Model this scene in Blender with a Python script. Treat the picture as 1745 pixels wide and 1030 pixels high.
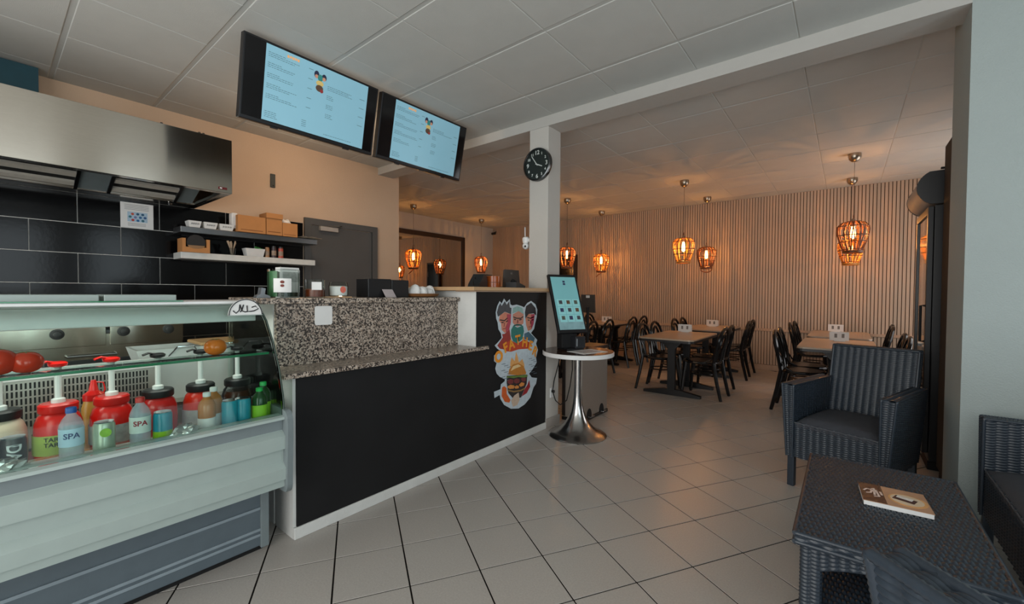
import bpy, bmesh, math, random
from math import sin, cos, pi, radians, atan2, hypot, floor
from mathutils import Vector, Matrix
import numpy as np

for o in list(bpy.data.objects):
    bpy.data.objects.remove(o, do_unlink=True)
SC = bpy.context.scene
COL = SC.collection
random.seed(4)

# ------------------------------------------------------------------ camera
CAM_H = 1.22
YAW, PITCH, ROLL = radians(38.48), radians(1.25), radians(0.40)
_F = Vector((-sin(YAW), cos(YAW), 0)); _R = Vector((cos(YAW), sin(YAW), 0)); _U = Vector((0, 0, 1))
F2 = _F * cos(PITCH) - _U * sin(PITCH); U2 = _U * cos(PITCH) + _F * sin(PITCH)
R3 = _R * cos(ROLL) + U2 * sin(ROLL); U3 = U2 * cos(ROLL) - _R * sin(ROLL)
cd = bpy.data.cameras.new('camera'); cam = bpy.data.objects.new('camera', cd); COL.objects.link(cam)
m = Matrix.Identity(4)
for i in range(3):
    m[i][0] = R3[i]; m[i][1] = U3[i]; m[i][2] = -F2[i]
m[2][3] = CAM_H
cam.matrix_world = m
cd.sensor_width = 36.0; cd.lens = 715.2 / 1745 * 36.0; cd.clip_start = 0.03
SC.camera = cam

# ------------------------------------------------------------------ world, daylight, exposure
W = bpy.data.worlds.new('World'); SC.world = W; W.use_nodes = True
bg = W.node_tree.nodes['Background']
bg.inputs[0].default_value = (0.80, 0.90, 1.0, 1); bg.inputs[1].default_value = 1.0
def area(name, loc, rot, sx, sy, power, col):
    l = bpy.data.lights.new(name, 'AREA'); l.shape = 'RECTANGLE'; l.size = sx; l.size_y = sy; l.energy = power; l.color = col
    o = bpy.data.objects.new(name, l); COL.objects.link(o); o.location = loc; o.rotation_euler = rot
    return o
# daylight standing in the three window openings of the shop (front, side, dining room)
area('daylight_front', (-1.0, -1.93, 1.35), (radians(90), 0, 0), 4.6, 2.3, 135, (1.0, 0.97, 0.92))
area('daylight_side', (2.62, -.075, 1.35), (radians(90), 0, radians(90)), 1.65, 2.2, 42, (0.84, 0.95, 1.0))
area('daylight_side_far', (2.62, 1.725, 1.35), (radians(90), 0, radians(90)), .75, 2.2, 19, (0.80, 0.94, 1.0))
area('daylight_dining', (1.63, 6.35, 1.35), (radians(90), 0, radians(90)), 1.7, 1.9, 24, (1.0, 0.97, 0.94))
SC.view_settings.view_transform = 'Standard'
SC.view_settings.look = 'None'
SC.view_settings.gamma = 1.0
SC.view_settings.use_curve_mapping = False
SC.view_settings.exposure = 0.02

# ------------------------------------------------------------------ materials
def lin(h):
    if isinstance(h, str):
        h = h.lstrip('#'); c = [int(h[i:i+2], 16) / 255 for i in (0, 2, 4)]
        return tuple(((x + .055) / 1.055) ** 2.4 if x > .04045 else x / 12.92 for x in c)
    return h
MATS = {}
def M(name, col, rough=.5, metal=0., var=.08, scale=18., bump=0., bscale=120., stretch=None, spec=.5, trans=0., ior=1.45, alpha=1., emit=0., coat=0.):
    if name in MATS: return MATS[name]
    c = lin(col)
    mt = bpy.data.materials.new(name); mt.use_nodes = True
    nt = mt.node_tree; p = nt.nodes['Principled BSDF']
    tc = nt.nodes.new('ShaderNodeTexCoord'); mp = nt.nodes.new('ShaderNodeMapping')
    nt.links.new(tc.outputs['Object'], mp.inputs[0])
    if stretch: mp.inputs['Scale'].default_value = stretch
    nz = nt.nodes.new('ShaderNodeTexNoise'); nz.inputs['Scale'].default_value = scale; nz.inputs['Detail'].default_value = 4
    nt.links.new(mp.outputs[0], nz.inputs['Vector'])
    mx = nt.nodes.new('ShaderNodeMix'); mx.data_type = 'RGBA'
    mx.inputs[6].default_value = tuple(max(0, x * (1 - var * 2)) for x in c) + (1,)
    mx.inputs[7].default_value = tuple(min(1, x * (1 + var * 2)) for x in c) + (1,)
    nt.links.new(nz.outputs[0], mx.inputs[0]); nt.links.new(mx.outputs[2], p.inputs['Base Color'])
    p.inputs['Roughness'].default_value = rough; p.inputs['Metallic'].default_value = metal
    p.inputs['Specular IOR Level'].default_value = spec
    p.inputs['Transmission Weight'].default_value = trans; p.inputs['IOR'].default_value = ior
    p.inputs['Alpha'].default_value = alpha; p.inputs['Coat Weight'].default_value = coat
    if emit:
        nt.links.new(mx.outputs[2], p.inputs['Emission Color']); p.inputs['Emission Strength'].default_value = emit
    if bump:
        n2 = nt.nodes.new('ShaderNodeTexNoise'); n2.inputs['Scale'].default_value = bscale; n2.inputs['Detail'].default_value = 3
        nt.links.new(mp.outputs[0], n2.inputs['Vector'])
        b = nt.nodes.new('ShaderNodeBump'); b.inputs['Strength'].default_value = bump; b.inputs['Distance'].default_value = .01
        nt.links.new(n2.outputs[0], b.inputs['Height']); nt.links.new(b.outputs[0], p.inputs['Normal'])
    MATS[name] = mt
    return mt
def glass(name, tint=(.9, 1, .95), clear=.9, rough=.02):
    """thin pane: mostly see-through with a fresnel reflection"""
    if name in MATS: return MATS[name]
    mt = bpy.data.materials.new(name); mt.use_nodes = True; nt = mt.node_tree; nt.nodes.clear()
    out = nt.nodes.new('ShaderNodeOutputMaterial'); tr = nt.nodes.new('ShaderNodeBsdfTransparent'); gl = nt.nodes.new('ShaderNodeBsdfGlossy')
    nz = nt.nodes.new('ShaderNodeTexNoise'); nz.inputs['Scale'].default_value = 3
    rp = nt.nodes.new('ShaderNodeMix'); rp.data_type = 'RGBA'
    rp.inputs[6].default_value = tuple(x * clear * .97 for x in tint) + (1,); rp.inputs[7].default_value = tuple(min(1, x * clear * 1.02) for x in tint) + (1,)
    nt.links.new(nz.outputs[0], rp.inputs[0]); nt.links.new(rp.outputs[2], tr.inputs[0])
    gl.inputs['Roughness'].default_value = rough
    fr = nt.nodes.new('ShaderNodeFresnel'); fr.inputs[0].default_value = 1.16
    mx = nt.nodes.new('ShaderNodeMixShader')
    nt.links.new(fr.outputs[0], mx.inputs[0]); nt.links.new(tr.outputs[0], mx.inputs[1]); nt.links.new(gl.outputs[0], mx.inputs[2]); nt.links.new(mx.outputs[0], out.inputs[0])
    MATS[name] = mt
    return mt
def granite():
    mt = bpy.data.materials.new('granite'); mt.use_nodes = True; nt = mt.node_tree; p = nt.nodes['Principled BSDF']
    tc = nt.nodes.new('ShaderNodeTexCoord')
    v = nt.nodes.new('ShaderNodeTexVoronoi'); v.inputs['Scale'].default_value = 135; nt.links.new(tc.outputs['Object'], v.inputs['Vector'])
    r = nt.nodes.new('ShaderNodeValToRGB'); e = r.color_ramp.elements
    r.color_ramp.interpolation = 'CONSTANT'
    e[0].position = 0; e[0].color = lin('#352f2b') + (1,); e[1].position = .30; e[1].color = lin('#6b6058') + (1,)
    for pos, c in ((.44, '#988b7f'), (.62, '#b3a698'), (.86, '#8b7a6b')):
        q = r.color_ramp.elements.new(pos); q.color = lin(c) + (1,)
    sp = nt.nodes.new('ShaderNodeSeparateColor'); nt.links.new(v.outputs['Color'], sp.inputs[0])
    n = nt.nodes.new('ShaderNodeTexNoise'); n.inputs['Scale'].default_value = 45; n.inputs['Detail'].default_value = 3; nt.links.new(tc.outputs['Object'], n.inputs['Vector'])
    ma = nt.nodes.new('ShaderNodeMath'); ma.operation = 'MULTIPLY_ADD'; ma.inputs[1].default_value = .6; ma.inputs[2].default_value = -.30
    nt.links.new(n.outputs[0], ma.inputs[0])
    ad = nt.nodes.new('ShaderNodeMath'); ad.operation = 'ADD'; nt.links.new(sp.outputs[0], ad.inputs[0]); nt.links.new(ma.outputs[0], ad.inputs[1])
    nt.links.new(ad.outputs[0], r.inputs[0]); nt.links.new(r.outputs[0], p.inputs['Base Color'])
    p.inputs['Roughness'].default_value = .28
    MATS['granite'] = mt
    return mt
GRANITE = granite()
WALL = M('wall_paint', '#b2afa9', .8, var=.03, scale=3, bump=.25, bscale=160)
WALLK = M('kitchen_wall_paint', '#c0a78f', .8, var=.03, scale=3, bump=.2, bscale=140)  # cream pushed to tan: the kitchen's warm light is in the colour
WALLR = M('wall_paint_cool_lit', '#97a09e', .8, var=.03, scale=3, bump=.3, bscale=160)  # ordinary wall paint with the cool daylight put into its colour
CEIL = M('ceiling_panel', '#b9bab6', .9, var=.03, scale=6, bump=.15, bscale=260)
CEILB = M('ceiling_rail', '#b4b5b1', .7, var=.02)
WHITE = M('white_lacquer', '#cdcdc8', .4, var=.03)
TILE = M('floor_tile', '#a29d97', .33, var=.09, scale=140, bump=.05, bscale=90)
GROUT = M('grout', '#1d1a18', .95, spec=.1)
BTILE = M('black_wall_tile', '#0a0a0b', .13, var=.3, scale=14, bump=.015, bscale=40, spec=.2)
BGROUT = M('tile_grout', '#d2d0ca', .8)
CHALK = M('chalkboard_black', '#19191a', .6, var=.15, scale=5, spec=.25)
STEEL = M('brushed_steel', '#c4bbae', .15, 1., var=.06, scale=30, stretch=(.6, .6, 14), bump=.0, bscale=60)
def brushed(mt, amount=.93):
    nt = mt.node_tree; p = nt.nodes['Principled BSDF']; tg = nt.nodes.new('ShaderNodeTangent'); tg.direction_type = 'RADIAL'; tg.axis = 'Z'
    nt.links.new(tg.outputs[0], p.inputs['Tangent']); p.inputs['Anisotropic'].default_value = amount; p.inputs['Anisotropic Rotation'].default_value = 0.25
brushed(STEEL)
CHROME = M('chrome', '#b9bcc0', .08, 1., var=.02)
DSTEEL = M('dark_steel', '#5b5d60', .35, 1., var=.08)
BLACK = M('black_plastic', '#141416', .38, var=.1)
BLACKM = M('matte_black', '#070708', .75, var=.1)
BGLOSS = M('gloss_black', '#101012', .12, var=.1)
CHAIRB = M('black_bentwood', '#121112', .22, var=.15, scale=9)
SLAT = M('slat_wood_white', '#b09a86', .6, var=.05, scale=9, stretch=(1, 1, .15))
SLATB = M('slat_backing', '#4c3a2b', .9)
RAILW = M('rail_wood', '#ad917a', .55, var=.06)
WICK = M('wicker_strand', '#2a323b', .32, var=.14, scale=60)  # black strands; the slight blue stands for cool daylight on them
WICKD = M('wicker_core', '#0e0f11', .8)
CUSH = M('cushion_cloth', '#3a3c42', .9, var=.08, scale=40, bump=.15, bscale=400)
CASE = M('case_enamel', '#95a29e', .32, var=.03)
CASEG = M('case_grey', '#6d7779', .4, var=.05)
CASED = M('case_kick', '#535e65', .45, var=.06)
WOOD = M('oak_top', '#b08f6a', .45, var=.12, scale=6, stretch=(1, .2, 1))
TTOP = M('table_laminate', '#a08c78', .3, var=.05, scale=4)
CARD = M('cardboard', '#b07a48', .8, var=.06, scale=12)
BAMBOO = M('bamboo', '#b5772f', .5, var=.15, scale=30)
BAMBOOD = M('bamboo_dark', '#6b3b17', .5, var=.2, scale=30)
NICKEL = M('nickel', '#a79b8c', .3, 1., var=.03)
BULB = M('bulb_glow', (1., .55, .17), .5, var=.0, emit=18.)
FRAMEW = M('mirror_frame', '#2a1c14', .5, var=.15)
MIRROR = M('mirror_glass', '#c8c4bc', .015, 1., var=.01)
DOORG = M('door_grey', '#4a4a49', .5, var=.06, scale=4)
RED = M('red_plastic', '#c8150f', .25, var=.06)
PAPER = M('paper_white', '#d4d4d2', .8, var=.03)
WPLAST = M('white_plastic', '#cfd0cf', .35, var=.03)
GLASS = glass('case_glass', (.93, 1, .97), .96)
GLASSE = M('glass_green_edge', '#1d6b45', .15, var=.1)
CLEARP = glass('clear_plastic', (.92, .95, .97), .86, .06)

# ------------------------------------------------------------------ mesh helpers
class MB:
    def __init__(s): s.v = []; s.f = []
    def add(s, vs, fs):
        n = len(s.v); s.v += [tuple(q) for q in vs]; s.f += [tuple(i + n for i in f) for f in fs]; return s
    def box(s, x0, x1, y0, y1, z0, z1, b=0.):
        if b <= 0:
            return s.add([(x0,y0,z0),(x1,y0,z0),(x1,y1,z0),(x0,y1,z0),(x0,y0,z1),(x1,y0,z1),(x1,y1,z1),(x0,y1,z1)],
                  [(0,3,2,1),(4,5,6,7),(0,1,5,4),(1,2,6,5),(2,3,7,6),(3,0,4,7)])
        bm = bmesh.new(); bmesh.ops.create_cube(bm, size=1)
        for v in bm.verts:
            v.co = Vector(((x0+x1)/2 + v.co.x*(x1-x0), (y0+y1)/2 + v.co.y*(y1-y0), (z0+z1)/2 + v.co.z*(z1-z0)))
        bmesh.ops.bevel(bm, geom=list(bm.edges), offset=b, segments=2, profile=.5, affect='EDGES')
        bm.verts.index_update()
        s.add([v.co[:] for v in bm.verts], [[v.index for v in f.verts] for f in bm.faces]); bm.free(); return s
    def obox(s, cx, cy, z0, z1, w, d, ang, b=0.):
        t = MB().box(-w/2, w/2, -d/2, d/2, z0, z1, b); ca, sa = cos(ang), sin(ang)
        return s.add([(cx + x*ca - y*sa, cy + x*sa + y*ca, z) for x, y, z in t.v], t.f)
    def lathe(s, prof, c=(0, 0, 0), n=20, axis='z', cap=True):
        vs = []; fs = []
        for r, z in prof:
            for k in range(n):
                a = 2*pi*k/n; x, y = r*cos(a), r*sin(a)
                q = (x, y, z) if axis == 'z' else ((z, x, y) if axis == 'x' else (x, -z, y))
                vs.append((c[0]+q[0], c[1]+q[1], c[2]+q[2]))
        for j in range(len(prof)-1):
            for k in range(n):
                fs.append((j*n+k, j*n+(k+1) % n, (j+1)*n+(k+1) % n, (j+1)*n+k))
        if cap:
            fs.append(tuple(range(n))[::-1]); fs.append(tuple((len(prof)-1)*n+k for k in range(n)))
        return s.add(vs, fs)
    def tube(s, pts, r, n=8, closed=False, flat=1.):
        P = [Vector(p) for p in pts]; vs = []; fs = []; N = len(P)
        rr = r if isinstance(r, (list, tuple)) else [r]*N
        up = None
        for i in range(N):
            a = P[(i-1) % N] if (closed or i > 0) else P[i]; b = P[(i+1) % N] if (closed or i < N-1) else P[i]
            t = (b-a).normalized()
            if up is None:
                up = Vector((0, 0, 1)) if abs(t.z) < .9 else Vector((1, 0, 0))
            x = t.cross(up)
            if x.length < 1e-4: x = t.cross(Vector((.3, .9, .2)))
            x.normalize(); y = x.cross(t).normalized(); up = y
            for k in range(n):
                an = 2*pi*k/n; vs.append(P[i] + x*(cos(an)*rr[i]) + y*(sin(an)*rr[i]*flat))
        for i in range(N if closed else N-1):
            j = (i+1) % N
            for k in range(n): fs.append((i*n+k, i*n+(k+1) % n, j*n+(k+1) % n, j*n+k))
        if not closed:
            fs.append(tuple(range(n))[::-1]); fs.append(tuple((N-1)*n+k for k in range(n)))
        return s.add(vs, fs)
    def prism(s, poly, a0, a1, axis='z'):
        """polygon extruded along an axis; poly is (x,y) for z, (y,z) for x, (x,z) for y"""
        n = len(poly)
        def q(p, a): return (p[0], p[1], a) if axis == 'z' else ((a, p[0], p[1]) if axis == 'x' else (p[0], a, p[1]))
        vs = [q(p, a0) for p in poly] + [q(p, a1) for p in poly]
        fs = [tuple(range(n))[::-1], tuple(range(n, 2*n))] + [(i, (i+1) % n, (i+1) % n + n, i+n) for i in range(n)]
        return s.add(vs, fs)
    def sphere(s, c, r, n=14, sq=(1, 1, 1)):
        prof = [(max(1e-4, r*sin(pi*k/(n//2))), -r*cos(pi*k/(n//2))) for k in range(n//2+1)]
        t = MB().lathe(prof, n=n)
        return s.add([(c[0]+x*sq[0], c[1]+y*sq[1], c[2]+z*sq[2]) for x, y, z in t.v], t.f)
    def mesh(s, name, mat, smooth=False, ang=40):
        me = bpy.data.meshes.new(name); me.from_pydata(s.v, [], s.f)
        bm = bmesh.new(); bm.from_mesh(me); bmesh.ops.recalc_face_normals(bm, faces=bm.faces); bm.to_mesh(me); bm.free()
        me.materials.append(mat)
        if smooth:
            for p in me.polygons: p.use_smooth = True
            me.set_sharp_from_angle(angle=radians(ang))
        return me
    def build(s, name, mat, parent=None, smooth=False, ang=40):
        return link(name, s.mesh(name, mat, smooth, ang), parent)
def link(name, data, parent=None):
    o = bpy.data.objects.new(name, data); COL.objects.link(o)
    if parent: o.parent = parent
    return o
def tag(o, label, cat, group=None):
    o['label'] = label; o['category'] = cat
    if group: o['group'] = group
    return o
def thing(name, label, cat, loc=(0, 0, 0), rz=0., group=None):
    o = bpy.data.objects.new(name, None); COL.objects.link(o); o.location = loc; o.rotation_euler = (0, 0, rz); o.empty_display_size = .05
    return tag(o, label, cat, group)
def struct(o): o['kind'] = 'structure'; return o
def kids(o): return [c for c in COL.objects if c.parent == o]
def copy_tree(o, label=None, loc=None, rz=None, group=None):
    r = o.copy(); COL.objects.link(r)
    if label: r['label'] = label
    if group: r['group'] = group
    if loc is not None: r.location = loc
    if rz is not None: r.rotation_euler = (0, 0, rz)
    for ch in KID[o.name]:
        c = ch.copy(); COL.objects.link(c); c.parent = r
        for g in KID.get(ch.name, []):
            d = g.copy(); COL.objects.link(d); d.parent = c
    return r
KID = {}
def index_kids(root):
    ks = [c for c in COL.objects if c.parent == root]; KID[root.name] = ks
    for k in ks: KID[k.name] = [c for c in COL.objects if c.parent == k]
def arc(cx, cy, r, a0, a1, n, ry=None):
    ry = r if ry is None else ry
    return [(cx + r*cos(a0+(a1-a0)*k/n), cy + ry*sin(a0+(a1-a0)*k/n)) for k in range(n+1)]
def rrect(x0, x1, y0, y1, r, n=5):
    return arc(x1-r, y1-r, r, 0, pi/2, n) + arc(x0+r, y1-r, r, pi/2, pi, n) + arc(x0+r, y0+r, r, pi, 1.5*pi, n) + arc(x1-r, y0+r, r, 1.5*pi, 2*pi, n)
def text_mesh(s, size, bold=0.):
    cu = bpy.data.curves.new('text', 'FONT'); cu.body = s; cu.size = size; cu.align_x = 'CENTER'; cu.align_y = 'CENTER'; cu.offset = bold; cu.resolution_u = 3
    o = bpy.data.objects.new('text', cu); COL.objects.link(o)
    dg = bpy.context.evaluated_depsgraph_get()
    me = bpy.data.meshes.new_from_object(o.evaluated_get(dg))
    bpy.data.objects.remove(o); bpy.data.curves.remove(cu)
    return me
def text(name, s, size, mat, parent, loc, rot=(pi/2, 0, 0), bold=0., wrap=0.):
    """flat lettering; wrap bends it around a vertical cylinder of that radius (local z up)"""
    me = text_mesh(s, size, bold); me.materials.clear(); me.materials.append(mat)
    if wrap:
        bm = bmesh.new(); bm.from_mesh(me)
        bmesh.ops.subdivide_edges(bm, edges=[e for e in bm.edges if e.calc_length() > size*.3], cuts=2)
        for v in bm.verts:
            a = v.co.x / wrap; z = v.co.y; v.co = Vector((wrap*sin(a), -wrap*cos(a), z))
        bm.to_mesh(me); bm.free(); rot = (0, 0, rot[2])
    o = link(name, me, parent); o.location = loc; o.rotation_euler = rot
    return o
# ------------------------------------------------------------------ the setting
H = 2.80
XK, XL, XR2 = -4.69, -6.85, 1.70       # kitchen wall, dining left wall, dining right wall
YB, YF, XS = 7.85, -2.0, 2.60          # back wall, front wall, side wall
def project(p):
    d = Vector(p) - Vector((0, 0, CAM_H)); w = d.dot(F2)
    if w < .05: return None
    return 872.5 + 715.2*d.dot(R3)/w, 515 - 715.2*d.dot(U3)/w, w
fl = struct(MB().box(XL-.3, XS+.3, YF-.3, YB+.3, -.15, -.003).build('floor', GROUT))
TS, TA, TOX, TOY = .3007, radians(58.81), -1.9613, .7266
hs = TS/2 - .0036
tv = [(-hs,-hs,-.012),(hs,-hs,-.012),(hs,hs,-.012),(-hs,hs,-.012)]
h2 = hs - .0004
tmesh_v = [(sx*hs, sy*hs, -.012) for sx, sy in ((-1,-1),(1,-1),(1,1),(-1,1))] + [(sx*hs, sy*hs, -.0006) for sx, sy in ((-1,-1),(1,-1),(1,1),(-1,1))] + [(sx*h2, sy*h2, 0) for sx, sy in ((-1,-1),(1,-1),(1,1),(-1,1))]
tmesh_f = [(8,9,10,11)] + [(i, (i+1) % 4, (i+1) % 4+4, i+4) for i in range(4)] + [(i+4, (i+1) % 4+4, (i+1) % 4+8, i+8) for i in range(4)]
tile_me = MB().add(tmesh_v, tmesh_f).mesh('tile', TILE)
cand = []
for i in range(-60, 60):
    for j in range(-60, 60):
        u, v = (i+.5)*TS, (j+.5)*TS
        x = TOX + u*cos(TA) - v*sin(TA); y = TOY + u*sin(TA) + v*cos(TA)
        if not (XL-.1 < x < XS+.1 and YF-.1 < y < YB+.1): continue
        if x < XK+.1 and y < 3.4: continue
        if x > XR2+.1 and y > 3.4: continue
        p = project((x, y, 0)); area_px = 0
        if p and -60 < p[0] < 1800 and p[1] < 1075 and not (x < -2.25 and y < 3.0) and not (x < -2.25 - (y-3.0)*.65 and y < 6): area_px = 1/p[2]**2
        cand.append((area_px, x, y))
cand.sort(reverse=True)
rest = MB()
for k, (a, x, y) in enumerate(cand):
    if k < 300 and a > 0:
        t = link('tile', tile_me, fl); t.location = (x, y, 0); t.rotation_euler = (0, 0, TA)
    else:
        rest.add([(x + q[0]*cos(TA) - q[1]*sin(TA), y + q[0]*sin(TA) + q[1]*cos(TA), q[2]) for q in tmesh_v], tmesh_f)
rs = rest.build('tile_field', TILE, fl); rs['kind'] = 'stuff'

# ceiling of 0.6 m panels hung on rails
ce = struct(MB().box(XL-.3, XS+.3, YF-.3, YB+.3, H+.003, H+.15).build('ceiling', CEILB))
PX, PY = .597, .597
pm = MB()
w2, d2 = PX/2-.002, PY/2-.013
pm.add([(sx*w2, sy*d2, .02) for sx, sy in ((-1,-1),(1,-1),(1,1),(-1,1))] + [(sx*w2, sy*d2, .002) for sx, sy in ((-1,-1),(1,-1),(1,1),(-1,1))] + [(sx*(w2-.004), sy*(d2-.004), 0) for sx, sy in ((-1,-1),(1,-1),(1,1),(-1,1))],
       [(8,9,10,11)] + [(i, (i+1) % 4, (i+1) % 4+4, i+4) for i in range(4)] + [(i+4, (i+1) % 4+4, (i+1) % 4+8, i+8) for i in range(4)])
panel_me = pm.mesh('ceiling_panel', CEIL)
for i in range(-9, 9):
    for j in range(-8, 11):
        x = -2.045 + (i+.5)*PX; y = 2.12 + (j+.5)*PY
        if not (XL-.2 < x < XS+.2 and YF-.2 < y < YB+.2): continue
        if (x < XK-.2 and y < 3.3) or (x > XR2+.2 and y > 3.5): continue
        t = link('ceiling_panel', panel_me, ce); t.location = (x, y, H + random.uniform(-.0008, .0008)); t.rotation_euler = (0, 0, random.uniform(-.0015, .0015))

def wall_open(name, mat, axis, a0, a1, t0, t1, o0=None, o1=None, z0=.2, z1=2.5):
    """wall along an axis with an optional window opening"""
    mb = MB()
    def b(p0, p1, q0, q1):
        if axis == 'x': mb.box(p0, p1, t0, t1, q0, q1)
        else: mb.box(t0, t1, p0, p1, q0, q1)
    if o0 is None: b(a0, a1, 0, H)
    else:
        b(a0, o0, 0, H); b(o1, a1, 0, H); b(o0, o1, 0, z0); b(o0, o1, z1, H)
    return struct(mb.build(name, mat))
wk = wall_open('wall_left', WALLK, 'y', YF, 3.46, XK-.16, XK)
wall_open('wall_dining_left', WALL, 'y', 3.36, YB, XL-.16, XL)
wall_open('wall_dining_near', WALL, 'x', XL, XK-.16, 3.30, 3.46)
wr = wall_open('wall_right', WALLR, 'x', .475, XS+.2, 3.14, 3.58)
ws_ = MB()
for a, b, z0_, z1_ in ((YF, -.95, 0, H), (.80, 1.30, 0, H), (2.15, 3.14, 0, H), (-.95, .80, 0, .2), (-.95, .80, 2.5, H), (1.30, 2.15, 0, .2), (1.30, 2.15, 2.5, H)):
    ws_.box(XS, XS+.16, a, b, z0_, z1_)
struct(ws_.build('wall_side', WALL))
wall_open('wall_front', WALL, 'x', XK, XS, YF-.16, YF, -3.4, 1.4)
wall_open('wall_dining_right', WALL, 'y', 3.58, YB, XR2, XR2+.16, 5.45, 7.25, .35, 2.35)
wb = wall_open('wall_back', SLATB, 'x', XL-.16, XR2+.16, YB, YB+.16)
pil = struct(MB().box(-2.30, -2.095, 3.14, 3.345, 0, 2.71, .004).build('wall_pillar', WALL))
struct(MB().box(XK, .475, 3.14, 3.36, 2.71, H).build('trim_1', M('beam_paint', '#aba9a4', .75, var=.02)))
# window frames
def win(name, axis, a0, a1, t, z0, z1, n):
    mb = MB(); f = .05
    def b(p0, p1, q0, q1):
        if axis == 'x': mb.box(p0, p1, t-.03, t+.03, q0, q1)
        else: mb.box(t-.03, t+.03, p0, p1, q0, q1)
    b(a0, a1, z0, z0+f); b(a0, a1, z1-f, z1)
    for k in range(n+1):
        p = a0 + (a1-a0-f)*k/n; b(p, p+f, z0+f, z1-f)
    struct(mb.build(name, BLACKM))
win('window_1', 'x', -3.4, 1.4, YF-.06, .2, 2.5, 3)
win('window_2', 'y', -.95, .80, XS+.06, .2, 2.5, 1)
win('window_4', 'y', 1.30, 2.15, XS+.06, .2, 2.5, 1)
win('window_3', 'y', 5.45, 7.25, XR2+.06, .35, 2.35, 2)

# black wall tiles behind the kitchen line (running bond 0.5 x 0.233)
gr = MB().box(XK, XK+.004, -1.6, 2.19, .85, 1.972).build('tile_grout', BGROUT, wk)
def wtile(y0, y1, z0, z1):
    g = .0024
    MB().box(XK+.004, XK+.011, y0+g, y1-g, z0+g, z1-g, .0015).build('tile', BTILE, wk)
for r in range(-2, 4):
    z0 = 1.272 + (r-1)*.2335 + .0005; z1 = min(z0+.2335, 1.972)
    off = .208 if r % 2 == 0 else .458
    k = -4
    while True:
        y0 = off + k*.4985; y1 = y0 + .4985; k += 1
        if y0 > 2.18: break
        if y1 < -1.6: continue
        wtile(max(y0, -1.6), min(y1, 2.19), z0, z1)

# slatted dining wall: upper and lower slats, chair rail, skirting
PITCH_S = .0405
RZ = .652
sl_u = MB().box(-.0158, .0158, -.014, 0, RZ+.02, H-.001).mesh('slat', SLAT)
sl_l = MB().box(-.0158, .0158, -.014, 0, .095, RZ-.02).mesh('slat', SLAT)
xs = []
x = XL + .02
while x < XR2 - .02: xs.append(x); x += PITCH_S
vis = [x for x in xs if x < .86]
n_low = 300 - len(vis)
low_vis = sorted(vis, reverse=True)[:n_low]
stuff = MB()
for x in xs:
    if x in vis: t = link('slat', sl_u, wb); t.location = (x, YB, 0)
    else: stuff.box(x-.0158, x+.0158, YB-.014, YB, RZ+.02, H-.001)
    if x in low_vis: t = link('slat', sl_l, wb); t.location = (x, YB, 0)
    else: stuff.box(x-.0158, x+.0158, YB-.014, YB, .095, RZ-.02)
so = stuff.build('slat_field', SLAT, wb); so['kind'] = 'stuff'
MB().box(XL, XR2, YB-.03, YB, RZ-.02, RZ+.02, .005).build('rail', RAILW, wb)
struct(MB().box(XL, XR2, YB-.02, YB, 0, .09, .004).build('baseboard_back', M('skirting', '#a8917d', .6)))
struct(MB().box(XL, XL+.015, 3.46, YB-.02, 0, .09).build('baseboard_dining_left', MATS['skirting']))
TSK = M('skirting_tile', '#97928c', .4, var=.05)
struct(MB().box(-2.095, -2.083, 3.125, 3.345, 0, .085, .002).box(-2.097, -2.083, 3.345, 3.357, 0, .085).build('baseboard_pillar', TSK))
struct(MB().box(.463, .475, 3.128, 3.58, 0, .085).box(.463, XS, 3.128, 3.14, 0, .085).build('baseboard_right', TSK))

# kitchen door in the left wall
d = struct(MB().box(XK, XK+.03, 2.20, 2.27, 0, 2.036).box(XK, XK+.03, 3.045, 3.115, 0, 2.036).box(XK, XK+.03, 2.27, 3.045, 1.965, 2.036).build('door_1', DOORG))
MB().box(XK, XK+.016, 2.275, 3.04, .005, 1.96, .003).build('leaf', DOORG, d)
cl = MB().box(XK+.016, XK+.07, 2.36, 2.57, 1.905, 1.958, .006).build('door_closer', M('closer_silver', '#a29b93', .4, .3), d)
MB().tube([(XK+.06, 2.45, 1.962), (XK+.11, 2.56, 1.968), (XK+.05, 2.62, 1.985)], .006).build('closer_arm', DSTEEL, cl)
MB().box(XK+.016, XK+.022, 2.30, 2.34, 1.0, 1.18, .002).build('handle_plate', DSTEEL, d)
MB().tube([(XK+.02, 2.32, 1.12), (XK+.06, 2.32, 1.12), (XK+.06, 2.43, 1.12)], .009).build('handle', DSTEEL, d)
# ------------------------------------------------------------------ order counter
XC = -2.092
ct = thing('service_counter', 'long black painted order counter with white plinth and speckled granite ledge', 'counter', (XC, 2.0, 0))
def L(mb, dx=XC, dy=2.0): mb.v = [(a-dx, b-dy, c) for a, b, c in mb.v]; return mb
CWHITE = M('counter_white', '#c4c5c2', .7, var=.06, scale=9, bump=.2, bscale=60)
L(MB().box(-2.30, XC-.012, .93, 3.138, .0, .80)).build('counter_body', CWHITE, ct)
L(MB().box(XC-.012, XC-.002, .945, 3.128, .055, .80)).build('front_panel', CHALK, ct)
L(MB().box(XC-.012, XC, 2.228, 3.128, .80, 1.228)).build('mural_panel', CHALK, ct)
L(MB().box(XC-.012, XC+.006, .93, 3.128, 0, .058, .003)).build('plinth', CWHITE, ct)
L(MB().box(-2.32, -2.062, .875, 2.325, .80, .825, .003)).build('granite_ledge', GRANITE, ct)
L(MB().box(-2.32, -2.29, .935, 2.226, .825, 1.152)).build('granite_upstand', GRANITE, ct)
L(MB().box(-2.72, -2.265, .855, 2.225, 1.154, 1.184, .004)).build('granite_top', GRANITE, ct)
L(MB().box(-2.70, -2.32, .93, 2.226, 0, 1.154)).build('counter_back', CWHITE, ct)
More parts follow.
